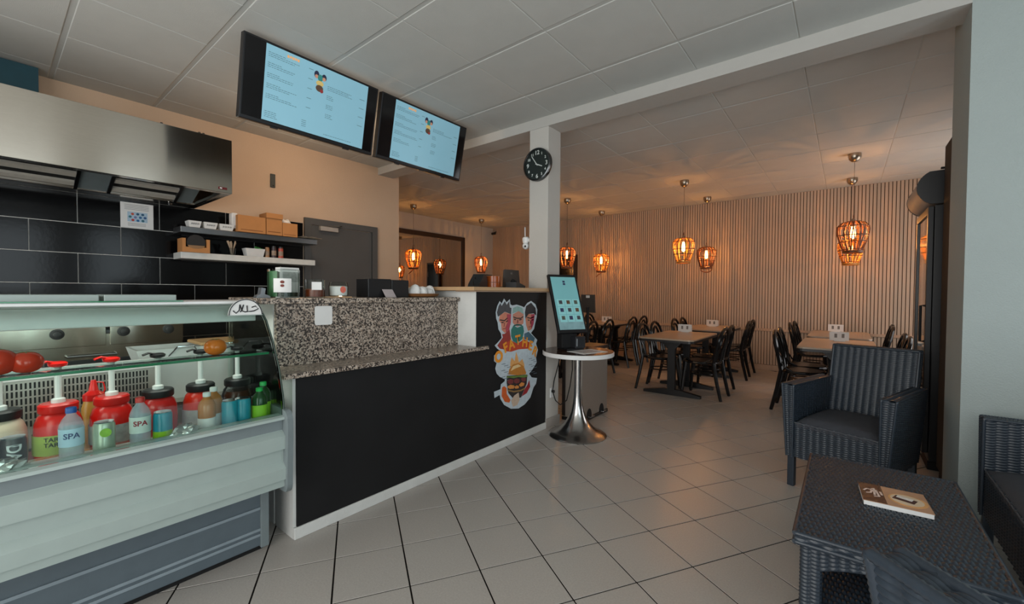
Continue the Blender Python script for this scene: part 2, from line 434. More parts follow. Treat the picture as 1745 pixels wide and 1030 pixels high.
L(MB().box(-2.75, XC-.012, 2.2265, 3.138, .80, 1.232)).build('high_body', CWHITE, ct)
L(MB().box(-2.80, -2.055, 2.15, 3.138, 1.234, 1.262, .004)).build('high_top', WOOD, ct)
L(MB().box(-2.29, -2.075, 2.2, 3.138, 1.226, 1.2335)).build('top_batten', RAILW, ct)
st = L(MB().box(-2.2905, -2.2895, 1.133, 1.234, 1.033, 1.139)).v
L(MB().prism(rrect(1.133, 1.234, 1.033, 1.139, .012), -2.2899, -2.2885, 'x')).build('blank_sticker', PAPER, ct)

# printed decal on the black panel: three heads over a burger, with the shop's name
MURAL = {'outline': [(2.419,0.817),(2.456,0.838),(2.501,0.868),(2.493,0.903),(2.462,0.939),(2.452,0.992),(2.435,1.022),(2.429,1.07),(2.446,1.118),(2.475,1.156),(2.498,1.136),(2.528,1.175),(2.559,1.145),(2.599,1.169),(2.607,1.129),(2.631,1.119),(2.688,1.125),(2.756,1.111),(2.79,1.1),(2.834,1.136),(2.887,1.153),(2.952,1.123),(2.981,1.074),(2.972,1.009),(2.949,0.956),(2.936,0.914),(2.891,0.879),(2.947,0.838),(2.984,0.813),(2.966,0.782),(2.995,0.725),(2.968,0.662),(2.978,0.617),(2.913,0.561),(2.868,0.535),(2.905,0.498),(2.985,0.48),(2.971,0.433),(2.934,0.407),(2.889,0.329),(2.809,0.286),(2.724,0.269),(2.624,0.288),(2.537,0.337),(2.49,0.395),(2.482,0.426),(2.42,0.414),(2.415,0.463),(2.49,0.469),(2.497,0.507),(2.543,0.524),(2.543,0.539),(2.481,0.568),(2.444,0.598),(2.428,0.639),(2.443,0.68),(2.413,0.698),(2.413,0.741),(2.449,0.761),(2.502,0.761),(2.449,0.79)],
'hairL': [(2.454,1.036),(2.442,1.07),(2.461,1.117),(2.483,1.141),(2.498,1.117),(2.536,1.155),(2.56,1.125),(2.591,1.154),(2.599,1.104),(2.62,1.099),(2.616,1.049),(2.537,1.072),(2.476,1.044)],
'faceL': [(2.476,1.044),(2.537,1.069),(2.616,1.049),(2.613,0.984),(2.593,0.935),(2.539,0.904),(2.5,0.931),(2.492,0.981),(2.466,1.006)],
'shadeL': [(2.56,1.051),(2.616,1.049),(2.613,0.984),(2.593,0.93),(2.554,0.908),(2.546,0.948),(2.572,0.986)],
'shirtL': [(2.449,0.814),(2.516,0.872),(2.505,0.897),(2.539,0.899),(2.598,0.93),(2.618,0.844),(2.556,0.77),(2.479,0.787)],
'capM': [(2.632,1.054),(2.639,1.099),(2.697,1.112),(2.765,1.096),(2.786,1.043),(2.714,1.071)],
'faceM': [(2.637,1.048),(2.714,1.071),(2.782,1.043),(2.78,0.965),(2.699,0.944),(2.638,0.978)],
'beard': [(2.617,0.924),(2.646,0.957),(2.699,0.937),(2.775,0.95),(2.789,0.902),(2.768,0.841),(2.7,0.806),(2.643,0.831),(2.618,0.874)],
'hairR': [(2.8,1.058),(2.816,1.11),(2.887,1.138),(2.952,1.091),(2.964,1.026),(2.925,1.046),(2.853,1.043),(2.809,1.006)],
'faceR': [(2.809,1.006),(2.853,1.043),(2.94,1.04),(2.926,0.958),(2.894,0.911),(2.846,0.899),(2.818,0.953)],
'shadeR': [(2.889,1.039),(2.94,1.04),(2.926,0.958),(2.894,0.911),(2.881,0.96)],
'shirtR': [(2.793,0.881),(2.855,0.893),(2.947,0.832),(2.929,0.796),(2.856,0.818),(2.794,0.837)],
'banner': [(2.516,0.823),(2.618,0.839),(2.7,0.806),(2.794,0.834),(2.901,0.788),(2.857,0.749),(2.718,0.758),(2.619,0.748),(2.54,0.761)],
'flame': [(2.608,0.624),(2.612,0.664),(2.628,0.702),(2.666,0.667),(2.685,0.741),(2.71,0.692),(2.724,0.649),(2.77,0.673),(2.8,0.619),(2.797,0.598)],
'bun': [(2.586,0.57),(2.597,0.61),(2.645,0.642),(2.719,0.645),(2.788,0.61),(2.824,0.552),(2.819,0.537),(2.703,0.547)],
'bunhi': [(2.613,0.593),(2.645,0.629),(2.711,0.636),(2.753,0.615),(2.67,0.605)],
'pot': [(2.566,0.563),(2.842,0.532),(2.834,0.456),(2.808,0.423),(2.757,0.354),(2.656,0.361),(2.588,0.422),(2.566,0.505)],
'chiliL': [(2.509,0.48),(2.535,0.486),(2.564,0.466),(2.567,0.42),(2.615,0.361),(2.6,0.342),(2.544,0.36),(2.505,0.412)],
'chiliR': [(2.869,0.482),(2.883,0.421),(2.835,0.376),(2.765,0.361),(2.799,0.409),(2.843,0.444)],
'garlic': [(2.664,0.387),(2.722,0.402),(2.736,0.337),(2.706,0.302),(2.649,0.298),(2.624,0.354)],
'fryA': [(2.578,0.478),(2.614,0.484),(2.663,0.469),(2.658,0.446),(2.606,0.451),(2.578,0.465)],
'fryB': [(2.661,0.459),(2.696,0.466),(2.726,0.453),(2.722,0.437),(2.68,0.44)],
'fryC': [(2.725,0.464),(2.758,0.481),(2.8,0.467),(2.793,0.447),(2.747,0.444)],
'meatA': [(2.577,0.523),(2.614,0.531),(2.651,0.517),(2.646,0.489),(2.603,0.489),(2.577,0.506)],
'meatB': [(2.657,0.518),(2.695,0.522),(2.734,0.507),(2.731,0.481),(2.688,0.48),(2.658,0.497)],
'meatC': [(2.751,0.511),(2.786,0.518),(2.821,0.505),(2.816,0.482),(2.772,0.482)],
'browL': [(2.477,1.015),(2.53,1.006),(2.572,1.028),(2.572,1.018),(2.532,0.996),(2.477,1.006)],
'browM': [(2.645,1.031),(2.69,1.018),(2.745,1.016),(2.776,1.03),(2.776,1.02),(2.745,1.006),(2.69,1.009),(2.645,1.021)],
'browR': [(2.832,1.02),(2.88,1.01),(2.929,1.022),(2.929,1.011),(2.88,1.0),(2.832,1.01)],
'tache': [(2.652,0.962),(2.698,0.968),(2.758,0.958),(2.763,0.946),(2.699,0.954),(2.653,0.95)],
'eyeLa': [(2.492,0.995),(2.526,0.991),(2.519,0.983),(2.495,0.986)],
'eyeLb': [(2.547,0.995),(2.577,1.004),(2.577,0.996),(2.553,0.988)],
'eyeMa': [(2.652,1.013),(2.681,1.007),(2.678,0.999),(2.655,1.002)],
'eyeMb': [(2.718,1.003),(2.757,1.006),(2.752,0.997),(2.723,0.995)],
'eyeRa': [(2.839,0.998),(2.871,0.992),(2.864,0.985),(2.843,0.988)],
'eyeRb': [(2.893,0.991),(2.926,0.998),(2.924,0.989),(2.899,0.984)],
'noseL': [(2.529,0.987),(2.538,0.986),(2.532,0.957),(2.52,0.954),(2.526,0.961)],
'noseM': [(2.695,1.002),(2.708,1.002),(2.712,0.975),(2.692,0.974)],
'noseR': [(2.879,0.987),(2.888,0.986),(2.89,0.959),(2.874,0.958)],
'mouthL': [(2.511,0.941),(2.554,0.943),(2.554,0.938),(2.514,0.935)],
'mouthR': [(2.851,0.935),(2.894,0.938),(2.894,0.933),(2.854,0.93)],
'lettuce': [(2.566,0.558),(2.842,0.529),(2.845,0.515),(2.789,0.513),(2.72,0.53),(2.657,0.53),(2.597,0.545),(2.567,0.546)],
'potrim': [(2.572,0.454),(2.659,0.426),(2.752,0.419),(2.811,0.428),(2.808,0.418),(2.753,0.407),(2.659,0.414),(2.578,0.44)],
}

mu = thing('wall_decal', 'colourful cut out print of three men above a flaming burger on black counter', 'decal', (XC+.003, 2.70, .70))
MC = {'outline': '#b3bfc6', 'hairL': '#3c3f44', 'hairR': '#16171d', 'faceL': '#c07a62', 'shadeL': '#a23a4a', 'shirtL': '#8c2c25', 'capM': '#7fa09c', 'faceM': '#b47a66',
      'beard': '#1c6b62', 'faceR': '#b5745a', 'shadeR': '#a1384b', 'shirtR': '#41606f', 'banner': '#b23a17', 'flame': '#d19a5c', 'bun': '#b5742a', 'bunhi': '#dfc08c',
      'pot': '#231c1b', 'chiliL': '#c2561e', 'chiliR': '#8f1c22', 'garlic': '#b9a38f', 'fryA': '#c9803c', 'fryB': '#c9803c', 'fryC': '#c9803c', 'meatA': '#6e2b2b', 'meatB': '#6e2b2b', 'meatC': '#6e2b2b',
      'browL': '#17171a', 'browM': '#17171a', 'browR': '#17171a', 'tache': '#1a4d48', 'lettuce': '#5d7a34', 'potrim': '#8a6a3a'}
for q_ in ('eyeLa', 'eyeLb', 'eyeMa', 'eyeMb', 'eyeRa', 'eyeRb', 'noseL', 'noseM', 'noseR', 'mouthL', 'mouthR'): MC[q_] = '#1a1416' if q_[0] == 'e' else '#6e3430'
MN = {'outline': 'white_border', 'hairL': 'hair', 'hairR': 'hair', 'faceL': 'face', 'faceM': 'face', 'faceR': 'face', 'shadeL': 'face_shade', 'shadeR': 'face_shade', 'shirtL': 'shirt', 'shirtR': 'shirt', 'capM': 'cap',
      'browL': 'brow', 'browM': 'brow', 'browR': 'brow', 'chiliL': 'chili', 'chiliR': 'chili', 'fryA': 'fried_ball', 'fryB': 'fried_ball', 'fryC': 'fried_ball', 'meatA': 'meat', 'meatB': 'meat', 'meatC': 'meat', 'tache': 'moustache', 'potrim': 'pot_rim', **{q_: q_[:-2] if q_[0] == 'e' else q_[:-1] for q_ in ('eyeLa', 'eyeLb', 'eyeMa', 'eyeMb', 'eyeRa', 'eyeRb', 'noseL', 'noseM', 'noseR', 'mouthL', 'mouthR')}, 'bunhi': 'bun_highlight'}
lay = {'outline': 0, 'banner': 1.2, 'pot': 1, 'shirtL': 1, 'shirtR': 1, 'flame': 1}
for n, poly in MURAL.items():
    k = lay.get(n, 2 if not n.startswith(('brow', 'shade', 'tache', 'bunhi', 'fry', 'meat', 'beard', 'eye', 'nose', 'mouth', 'lettuce', 'potrim')) else 3)
    mb = MB().prism([(a-2.70, b-.70) for a, b in poly], k*.0006, k*.0006+.0005, 'x')
    o = mb.build(MN.get(n, n), M('print_'+MC[n][1:], MC[n], .5, var=.1, scale=40), mu)
OR = M('print_letter_orange', '#d98a1f', .5, var=.05)
for ch, y, z, a in (('F', 2.548, .785, 22), ('A', 2.622, .803, 14), ('T', 2.706, .832, 4), ('H', 2.800, .806, -8), ('E', 2.880, .770, -18), ('R', 2.945, .715, -30)):
    t = text('letter', ch, .108, OR, mu, (.0035, y-2.70, z-.70), (pi/2, 0, pi/2), .004)
    t.rotation_euler = (Matrix.Rotation(pi/2, 3, 'Z') @ Matrix.Rotation(pi/2, 3, 'X') @ Matrix.Rotation(radians(a), 3, 'Z')).to_euler()
text('letter', 'O', .118, OR, mu, (.0035, 2.465-2.70, .722-.70), (pi/2, 0, pi/2), .006)
# sheet lettering beside the flames
mb = MB()
for k in range(9):
    for sgn, y0, z0 in ((1, 2.50, .66), (-1, 2.86, .66)):
        y = y0 + (k % 3)*.035; z = z0 - k*.017
        mb.box(.0012, .0018, y-2.70, y-2.70+.05, z-.70, z-.70+.004)
mb.build('printed_lines', M('print_grey', '#5f6a74', .6), mu)

# ------------------------------------------------------------------ refrigerated display case
YE = .84
cs = thing('display_case', 'pale green refrigerated glass display case left of the black counter', 'display case', (-2.2, -.4, 0))
def C(mb): return L(mb, -2.2, -.4)
Y0 = -2.0 + .25
C(MB().box(-2.70, -2.14, Y0, .81, .02, .34)).build('cabinet_body', CASED, cs)
C(MB().box(-2.14, -2.125, Y0, .81, .03, .34)).build('kick_panel', CASED, cs)
mb = MB()
for z in (.075, .10, .20): mb.box(-2.125, -2.118, Y0, .81, z, z+.012)
C(mb).build('kick_rib', M('kick_rib_grey', '#7d8990', .4), cs)
C(MB().box(-2.135, -2.112, .79, .825, .02, .40, .003)).build('corner_post', CASEG, cs)
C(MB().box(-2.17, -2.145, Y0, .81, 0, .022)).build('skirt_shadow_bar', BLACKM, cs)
# stepped front shell: profile in (x,z) swept along y
prof = [(-2.13, .345), (-1.985, .335), (-1.955, .345), (-1.953, .378), (-1.940, .381), (-1.938, .432), (-1.966, .457), (-1.964, .512), (-1.946, .516), (-1.944, .575), (-1.972, .594), (-1.972, .644), (-1.948, .648), (-1.952, .658), (-1.985, .666), (-2.02, .664), (-2.02, .64), (-2.13, .64)]
C(MB().prism(prof, Y0, YE-.012, 'y')).build('front_shell', CASE, cs, True, 25)
C(MB().box(-1.9725, -1.9695, Y0, YE-.013, .598, .642)).build('grip_groove', CASEG, cs)
endp = [(-2.60, .345)] + [(-1.99, .318)] + arc(-1.975, .36, .05, -.9, .1, 5) + [(-1.918, .60)] + arc(-1.965, .645, .045, 0, 1.2, 5) + [(-2.0, .69), (-2.60, .69)]
C(MB().prism(endp, YE-.012, YE+.012, 'y')).build('end_cap', CASEG, cs)
C(MB().box(-2.68, -2.13, Y0, YE-.012, .345, .535)).build('well', CASE, cs)
C(MB().box(-2.62, -2.20, Y0, YE-.013, .535, .552)).build('deck', M('deck_red_steel', '#6b2a24', .35, .4, var=.1), cs)
C(MB().box(-2.19, -1.975, Y0, YE-.013, .60, .632)).build('front_deck', STEEL, cs)
# curved front glass, end glass, shelf, lamp canopy
gp = [(-1.972, .664), (-1.985, .75), (-2.025, .87), (-2.085, .98), (-2.16, 1.08), (-2.262, 1.160)]
gp2 = [(x-.006, z) for x, z in gp]
C(MB().prism(gp + gp2[::-1], Y0, YE-.012, 'y')).build('front_glass', GLASS, cs, True)
eg = gp + [(-2.66, 1.160), (-2.66, .69)]
C(MB().prism(eg, YE-.008, YE-.002, 'y')).build('end_glass', GLASS, cs)
C(MB().tube([(x+.002, YE-.004, z) for x, z in gp], .0035, 6)).build('glass_edge', M('edge_dark_green', '#22352d', .3), cs)
C(MB().box(-2.235, -2.095, Y0, YE-.02, .929, .937)).build('glass_shelf', GLASS, cs)
C(MB().box(-2.0955, -2.0915, Y0, YE-.02, .928, .938)).build('shelf_edge', GLASSE, cs)
C(MB().box(-2.66, -2.262, Y0, YE-.01, 1.150, 1.172, .003)).build('top_board', WPLAST, cs)
C(MB().box(-2.285, -2.262, Y0, YE-.012, 1.075, 1.150, .004)).build('lamp_canopy', WPLAST, cs)
C(MB().tube([(-2.31, Y0+.1, 1.125), (-2.31, YE-.1, 1.125)], .011, 8)).build('lamp_tube', M('tube_glow', (1., .95, .88), .5, var=0, emit=3.), cs)
ll = bpy.data.lights.new('case_light', 'AREA'); ll.shape = 'RECTANGLE'; ll.size = .05; ll.size_y = 2.2; ll.energy = 4.5; ll.color = (1., .95, .88)
lo_ = bpy.data.objects.new('case_light', ll); COL.objects.link(lo_); lo_.parent = cs; lo_.location = (-.11, .15, 1.105)
C(MB().box(-2.30, -2.255, Y0, YE-.30, 1.172, 1.177)).build('top_glass_strip', GLASSE, cs)
for a, b in ((Y0, .30), (.315, .56)):
    C(MB().box(-2.66, -2.45, a, b, 1.1725, 1.20, .003)).build('sliding_rail', CASE, cs)
# grille at the back of the well
C(MB().box(-2.68, -2.665, Y0, .52, .552, .84)).build('back_panel', M('grille_steel', '#a39d96', .35, .6, var=.05), cs)
mb = MB()
for r in range(6):
    y = -.5
    while y < .5:
        mb.box(-2.6655, -2.6635, y, y+.006, .645+r*.032, .670+r*.032); y += .0125
g = C(mb).build('grille_slots', BLACKM, cs); g['kind'] = 'stuff'
C(MB().box(-2.69, -2.66, Y0, .52, .84, .885, .004)).build('grille_rail', WPLAST, cs)
hs_ = C(MB().prism([(a, b) for a, b in arc(.762, 1.105, .073, 0, pi, 18, .078)], -2.200, -2.197, 'x')).build('halal_sign', PAPER, cs)
C(MB().tube([(-2.196, a, b) for a, b in arc(.762, 1.108, .069, 0, pi, 20, .072)], .0022, 6)).build('sign_border', BLACK, hs_)
HL = [(.786,1.143),(.802,1.149),(.815,1.136),(.796,1.126),(.782,1.124),(.768,1.124),(.766,1.152)]
H2 = [(.768,1.124),(.758,1.122),(.745,1.128),(.737,1.157)]
H3 = [(.752,1.156),(.745,1.130),(.738,1.122)]
H4 = [(.737,1.157),(.734,1.130),(.721,1.117),(.709,1.129)]
mb = MB()
for st_ in (HL, H2, H3, H4): mb.tube([(-2.196, a, b) for a, b in st_], .0028, 6)
C(mb).build('arabic_lettering', BLACK, hs_)

# ------------------------------------------------------------------ things in the case
def lathe_part(name, prof, mat, t, n=22): return MB().lathe(prof, n=n).build(name, mat, t, True, 35)
def jar(y, label, bodymat, lidmat, headmat, band=None, txt=None, clear=False):
    t = thing('sauce_jar', label, 'jar', (-2.38, y, .552), atan2(2.38, y), 'pump jars in the display case')
    b = .066
    lathe_part('body', [(.05, 0), (b, .012), (b+.003, .10), (b, .155), (.058, .182), (.046, .197), (.046, .205)], bodymat, t)
    if clear: lathe_part('contents', [(.05, .004), (b-.004, .014), (b-.002, .10), (b-.006, .15), (.05, .172)], clear, t)
    lathe_part('lid', [(.054, .198), (.056, .202), (.056, .226), (.05, .232)], lidmat, t)
    lathe_part('pump_collar', [(.020, .232), (.020, .246), (.012, .250)], WPLAST, t, 14)
    lathe_part('pump_tube', [(.010, .25), (.010, .368)], WPLAST, t, 10)
    h = lathe_part('pump_head', [(.012, .368), (.026, .374), (.028, .384), (.020, .390)], headmat, t, 14)
    MB().tube([(0, 0, .384), (-.03, -.02, .395), (-.05, -.03, .388)], .005, 6).build('spout', headmat, h)
    if band:
        MB().lathe([(b+.0045, .045), (b+.0048, .12)], n=26, cap=False).build('label_band', band, t, True)
    if txt:
        for k, s in enumerate(txt): text('label_text', s, .022, M('ink_dark', '#20301c', .6), t, (0, 0, .105-k*.02), (0, 0, 0), .0006, wrap=b+.0062)
    return t
LGREEN = M('label_lime', '#9bb24a', .6, var=.15)
LGREY = M('label_grey', '#a8a7a6', .6, var=.25, scale=50)
CREAM = M('cream_sauce', '#cdb9a4', .4)
BROWN = M('brown_sauce', '#4a2614', .25, var=.3, scale=25)
jar(.028, 'cream sauce jar with black lid at the left edge of the display case', CREAM, BLACK, BLACK)
jar(.174, 'red sauce jar with red lid and lime tartar label, leftmost red jar in case', RED, RED, RED, LGREEN, ('TARTAR', 'TARTAR'))
jar(.325, 'red sauce jar with red lid and grey label beside yellow squeeze bottle', RED, RED, RED, LGREY)
jar(.475, 'red sauce jar with black lid behind the clear red capped bottle', M('red_plastic_deep', '#a91512', .25), BLACK, BLACK)
jar(.632, 'red sauce jar with black lid and white label behind amber bottle', M('red_plastic_orange', '#c2240f', .25), BLACK, BLACK, LGREY)
jar(.785, 'clear jar of brown sauce with black lid, rightmost jar in case', CLEARP, BLACK, BLACK, clear=BROWN)
# yellow squeeze bottle with red nozzle
t = thing('squeeze_bottle', 'yellow sauce squeeze bottle with red nozzle cap between red jars', 'bottle', (-2.50, .285, .552), 0)
lathe_part('body', [(.035, 0), (.038, .01), (.038, .17), (.030, .20)], M('mustard_plastic', '#c08a3a', .3), t)
c_ = lathe_part('cap', [(.034, .20), (.034, .225), (.016, .24), (.008, .285)], RED, t)
MB().tube([(0, .006, .275), (0, .03, .27), (0, .036, .24), (0, .03, .225)], .003, 6).build('cap_strap', RED, c_)
def can(y, label, mat, top=None, txt=None, tcol='#d8d8d8', band=None, x=-2.075, z=.632, wrapdir=62, size=.02):
    t = thing('drink_can', label, 'can', (x, y, z), atan2(-x, y), 'drinks cans in the display case')
    lathe_part('body', [(.024, 0), (.030, .008), (.030, .105), (.026, .114)], mat, t)
    lathe_part('rim', [(.0262, .114), (.027, .117), (.024, .117)], CHROME, t)
    if band: MB().lathe([(.0304, .012), (.0304, .045)], n=22, cap=False).build('band', band, t, True)
    if txt:
        o = text('lettering', txt, size, M('ink_'+tcol[1:], tcol, .5), t, (0, 0, .060), (0, 0, 0), .0008, wrap=.0307)
    return t
t = can(.052, 'black drinks can with white letters at far left of the case', M('can_black', '#16181a', .3), size=.001)
me = text_mesh('DAD', .046, .001); bm = bmesh.new(); bm.from_mesh(me)
bmesh.ops.subdivide_edges(bm, edges=[e for e in bm.edges if e.calc_length() > .006], cuts=2)
for v in bm.verts:
    x, y = v.co.y, -v.co.x; a = x/.0307; v.co = Vector((.0307*sin(a), -.0307*cos(a), .058 + y*.8))
bm.to_mesh(me); bm.free(); me.materials.clear(); me.materials.append(M('ink_can_white', '#c9cccb', .5)); link('lettering', me, t)
can(-.012, 'teal drinks can cut off by the left picture edge', M('can_teal_dark', '#2f6f74', .3))
t = can(.262, 'pale silver lime drinks can beside the blue capped bottle', M('can_silver_lime', '#a9b5a3', .3, .3, var=.12, scale=60))
MB().prism([(.0155*cos(2*pi*k/18), .0155*sin(2*pi*k/18)) for k in range(18)], -.0325, -.0312, 'y').build('lime_print', M('lime_print', '#86b33c', .5, var=.2, scale=60), t).location = (.004, 0, .082)
can(.427, 'small teal and lime drinks can beside red capped water bottle', M('can_teal', '#1e7f93', .3, var=.2), band=M('can_lime_band', '#86b31f', .4))
can(.655, 'bright turquoise can left of its twin near the green bottle', M('can_turq', '#1c8598', .3, var=.25, scale=30), z=.632)
can(.705, 'bright turquoise can right of its twin near the green bottle', MATS['can_turq'], z=.632)
def bottle(y, label, liquid, cap, lab=None, txt=None, tcol='#1f3f7a', hgt=.185, r=.031, x=-2.075, ht=.632, labz=(.055, .115)):
    t = thing('drink_bottle', label, 'bottle', (x, y, ht), atan2(-x, y), 'small bottles in the display case')
    s = hgt/.185
    lathe_part('body', [(r*.8, 0), (r, .008*s), (r, .05*s), (r*.95, .06*s), (r, .075*s), (r, .125*s), (r*.75, .145*s), (r*.42, .16*s), (r*.40, .168*s)], liquid, t)
    lathe_part('cap', [(r*.46, .166*s), (r*.46, .182*s), (r*.40, .185*s)], cap, t, 16)
    if lab: MB().lathe([(r+.0008, labz[0]), (r+.0008, labz[1])], n=24, cap=False).build('label_band', lab, t, True)
    if txt: text('lettering', txt, .026, M('ink_'+tcol[1:], tcol, .5), t, (0, 0, (labz[0]+labz[1])/2+.006), (0, 0, 0), .0006, wrap=r+.0022)
    return t
WATER = M('water_plastic', '#b9c6d2', .08, var=.05, alpha=.42)
bottle(.181, 'clear water bottle with blue cap and pale blue round label', WATER, M('cap_blue', '#1b4f9c', .35), M('label_paleblue', '#a9c4d6', .5), 'SPA', '#2a3f6a')
bottle(.361, 'clear water bottle with red cap and pale round label', WATER, M('cap_red', '#b8231c', .35), M('label_palewhite', '#c6d0cc', .5), 'SPA', '#8a2030')
bottle(.572, 'amber drink bottle with white cap and white label, front one', M('amber_drink', '#a4672f', .2, var=.1), WPLAST, M('label_white', '#c9c8c4', .6, var=.15, scale=60), labz=(.01, .062), hgt=.165)
bottle(.612, 'amber drink bottle with white cap half hidden behind its twin', MATS['amber_drink'], WPLAST, MATS['label_white'], labz=(.01, .062), hgt=.172, x=-2.13)
bottle(.772, 'dark green bottle with bright green cap and lime label, front one', M('green_bottle', '#173d1c', .15), M('cap_green', '#17a04a', .35), M('label_lime2', '#86c02c', .5), labz=(.01, .075), hgt=.15)
bottle(.805, 'dark green bottle with bright green cap behind the front green bottle', MATS['green_bottle'], MATS['cap_green'], MATS['label_lime2'], labz=(.01, .075), hgt=.165, x=-2.12)
def foil(y, label, w, z=.633):
    t = thing('foil_packet', label, 'packet', (-2.02, y, z), .2)
    bm = bmesh.new(); bmesh.ops.create_icosphere(bm, subdivisions=3, radius=1)
    for v in bm.verts:
        n = 1 + .18*sin(v.co.x*9+v.co.y*5) + .12*cos(v.co.y*13-v.co.z*7)
        v.co = Vector((v.co.x*.028*n, v.co.y*w*n, max(0, .03 + v.co.z*.03*n)))
    me = bpy.data.meshes.new('wrap'); bm.to_mesh(me); bm.free(); me.materials.append(M('foil', '#b9b7b2', .25, .7, var=.3, scale=60)); link('wrap', me, t)
    MB().box(-.012, .012, -w*.5, w*.4, .0605, .0615).build('print_strip', M('foil_print', '#55504c', .5, var=.4, scale=90), t)
foil(.03, 'crumpled silver wrapped packet in front of the black can', .05)
foil(.485, 'crumpled white wrapped packet in front of the teal can', .045)
def tomato(y, z, label, mat, r, stalk):
    t = thing('tomato', label, 'vegetable', (-2.165, y, z))
    prof = []
    for k in range(13):
        a = pi*k/12; rr = r*(sin(a)**.9 if 0 < k < 12 else .02); prof.append((max(rr, .001), r*.84*(1-cos(a)) - (.10*r if k == 12 else 0)))
    MB().lathe(prof, n=24).build('skin', mat, t, True)
    mb = MB()
    for k in range(5): mb.tube([(0, 0, r*1.58), (r*.28*cos(k*1.26), r*.28*sin(k*1.26), r*1.62), (r*.5*cos(k*1.26), r*.5*sin(k*1.26), r*1.56)], [.003, .003, .001], 5)
    mb.build('stalk', stalk, t)
GST = M('stalk_green', '#4d5a22', .6)
tomato(.02, .9375, 'large red tomato on glass shelf cut off by the left picture edge', M('tomato_red', '#c2331a', .15, var=.1), .052, GST)
tomato(.085, .9375, 'red tomato on glass shelf right of the cut off one', MATS['tomato_red'], .043, GST)
tomato(.63, .9375, 'orange tomato alone at the right end of the glass shelf', M('tomato_orange', '#cf6a1c', .2, var=.1), .042, GST)
# ------------------------------------------------------------------ kitchen line
hd = thing('extractor_hood', 'brushed steel extractor hood with baffle filters above the black tiles', 'hood', (-4.2, .0, 1.97))
def Hd(mb): return L(mb, -4.2, 0)
def Hz(mb): mb = Hd(mb); mb.v = [(a, b, c-1.97) for a, b, c in mb.v]; return mb
HX, HY, HB, HT = -3.73, 1.205, 1.970, 2.378
Y1 = -1.5
Hz(MB().box(HX-.012, HX, Y1, HY, HB, HT, .002)).build('front_sheet', STEEL, hd)
Hz(MB().box(XK+.012, HX-.012, Y1, HY, HT-.012, HT)).build('roof_sheet', STEEL, hd)
Hz(MB().box(XK+.012, HX-.012, HY-.012, HY, HB, HT-.012)).build('end_sheet', STEEL, hd)
Hz(MB().box(HX-.06, HX-.012, Y1, HY-.012, HB, HB+.03)).build('drip_rail', STEEL, hd)
Hz(MB().box(XK+.012, XK+.20, Y1, HY-.012, HB, HB+.03, .003)).build('grease_gutter', STEEL, hd)
Hz(MB().box(XK+.012, HX-.06, HY-.055, HY-.012, HB, HB+.02)).build('end_rail', STEEL, hd)
# inclined filter bank from the gutter up towards the front
A = Vector((XK+.19, 0, HB+.02)); B = Vector((HX-.20, 0, HB+.24)); dv = (B-A); nv = Vector((dv.z, 0, -dv.x)).normalized()
def slant(y0, y1, s0, s1, t):
    p = A+dv*s0; q = A+dv*s1
    vs = []
    for y in (y0, y1):
        for r, o in ((p, 0), (q, 0), (q, t), (p, t)):
            w = r + nv*o; vs.append((w.x, y, w.z))
    return vs, [(0,1,2,3), (4,7,6,5), (0,4,5,1), (1,5,6,2), (2,6,7,3), (3,7,4,0)]
def filt(y0, y1, name='baffle_filter'):
    f = Hz(MB().add(*slant(y0, y1, .02, .98, -.004))).build(name, BLACKM, hd)
    for s in (.10, .30, .50, .70, .88):
        Hz(MB().add(*slant(y0+.02, y1-.02, s-.038, s+.038, .02))).build('baffle', M('baffle_steel', '#d2ccc0', .4, .35, var=.08), f)
    Hz(MB().add(*slant(y0, y0+.02, 0, 1, .025)).add(*slant(y1-.02, y1, 0, 1, .025))).build('filter_frame', DSTEEL, f)
filt(.60, 1.03); filt(-.10, .44); filt(-.66, -.12); filt(-1.2, -.68)
Hz(MB().add(*slant(.44, .60, 0, 1, .012))).build('filler_plate', CASEG, hd)
Hz(MB().add(*slant(1.03, 1.14, 0, 1, .012))).build('filler_plate', CASEG, hd)
bdg = Hz(MB().box(HX, HX+.003, 1.113, 1.170, 1.992, 2.010, .001)).build('badge', M('badge_red', '#5e1414', .4), hd)
Hz(MB().box(HX+.003, HX+.004, 1.122, 1.137, 1.997, 2.005)).build('badge_print', PAPER, bdg)
for y in (.78, 1.0, 1.025): Hz(MB().box(HX-.05, HX-.03, y, y+.014, HT, HT+.016, .002)).build('rivet', BLACK, hd)
Hz(MB().sphere((XK+.20, .99, HB-.012), .016)).build('drain_tap', CHROME, hd)
dk = thing('duct_box', 'dark teal duct box between hood and ceiling at the left picture edge', 'duct', (XK+.2, -.6, 2.38))
MB().box(-.198, -.02, -.9, .86, 0, .41).build('duct_shell', M('teal_paint', '#163f4a', .6), dk)
MB().box(-.02, -.012, .815, .85, .004, .10).build('duct_flange', WPLAST, dk)

ps = thing('instruction_poster', 'white printed allergen notice with coloured icons on the black tiles', 'poster', (XK+.013, .81, 1.845))
MB().box(0, .002, -.105, .105, -.105, .105).build('sheet', PAPER, ps)
MB().box(.002, .0026, -.062, .066, -.052, .03).build('blue_field', M('pale_blue_print', '#9fb7c9', .7), ps)
for k, (y, z, c) in enumerate(((-.03, .012, '#b0492f'), (.003, .014, '#23506f'), (.035, .013, '#23506f'), (-.045, -.012, '#2d6f7a'), (-.012, -.014, '#6a6a9a'), (.02, -.013, '#2a5f8f'), (.05, -.012, '#2a4f7f'), (-.028, -.038, '#b0392f'), (.004, -.04, '#235f8f'), (.036, -.039, '#2a5f6f'))):
    MB().prism([(y+.010*cos(2*pi*q/12), z+.010*sin(2*pi*q/12)) for q in range(12)], .0026, .0032, 'x').build('icon', M('icon_'+c[1:], c, .6), ps)
mb = MB()
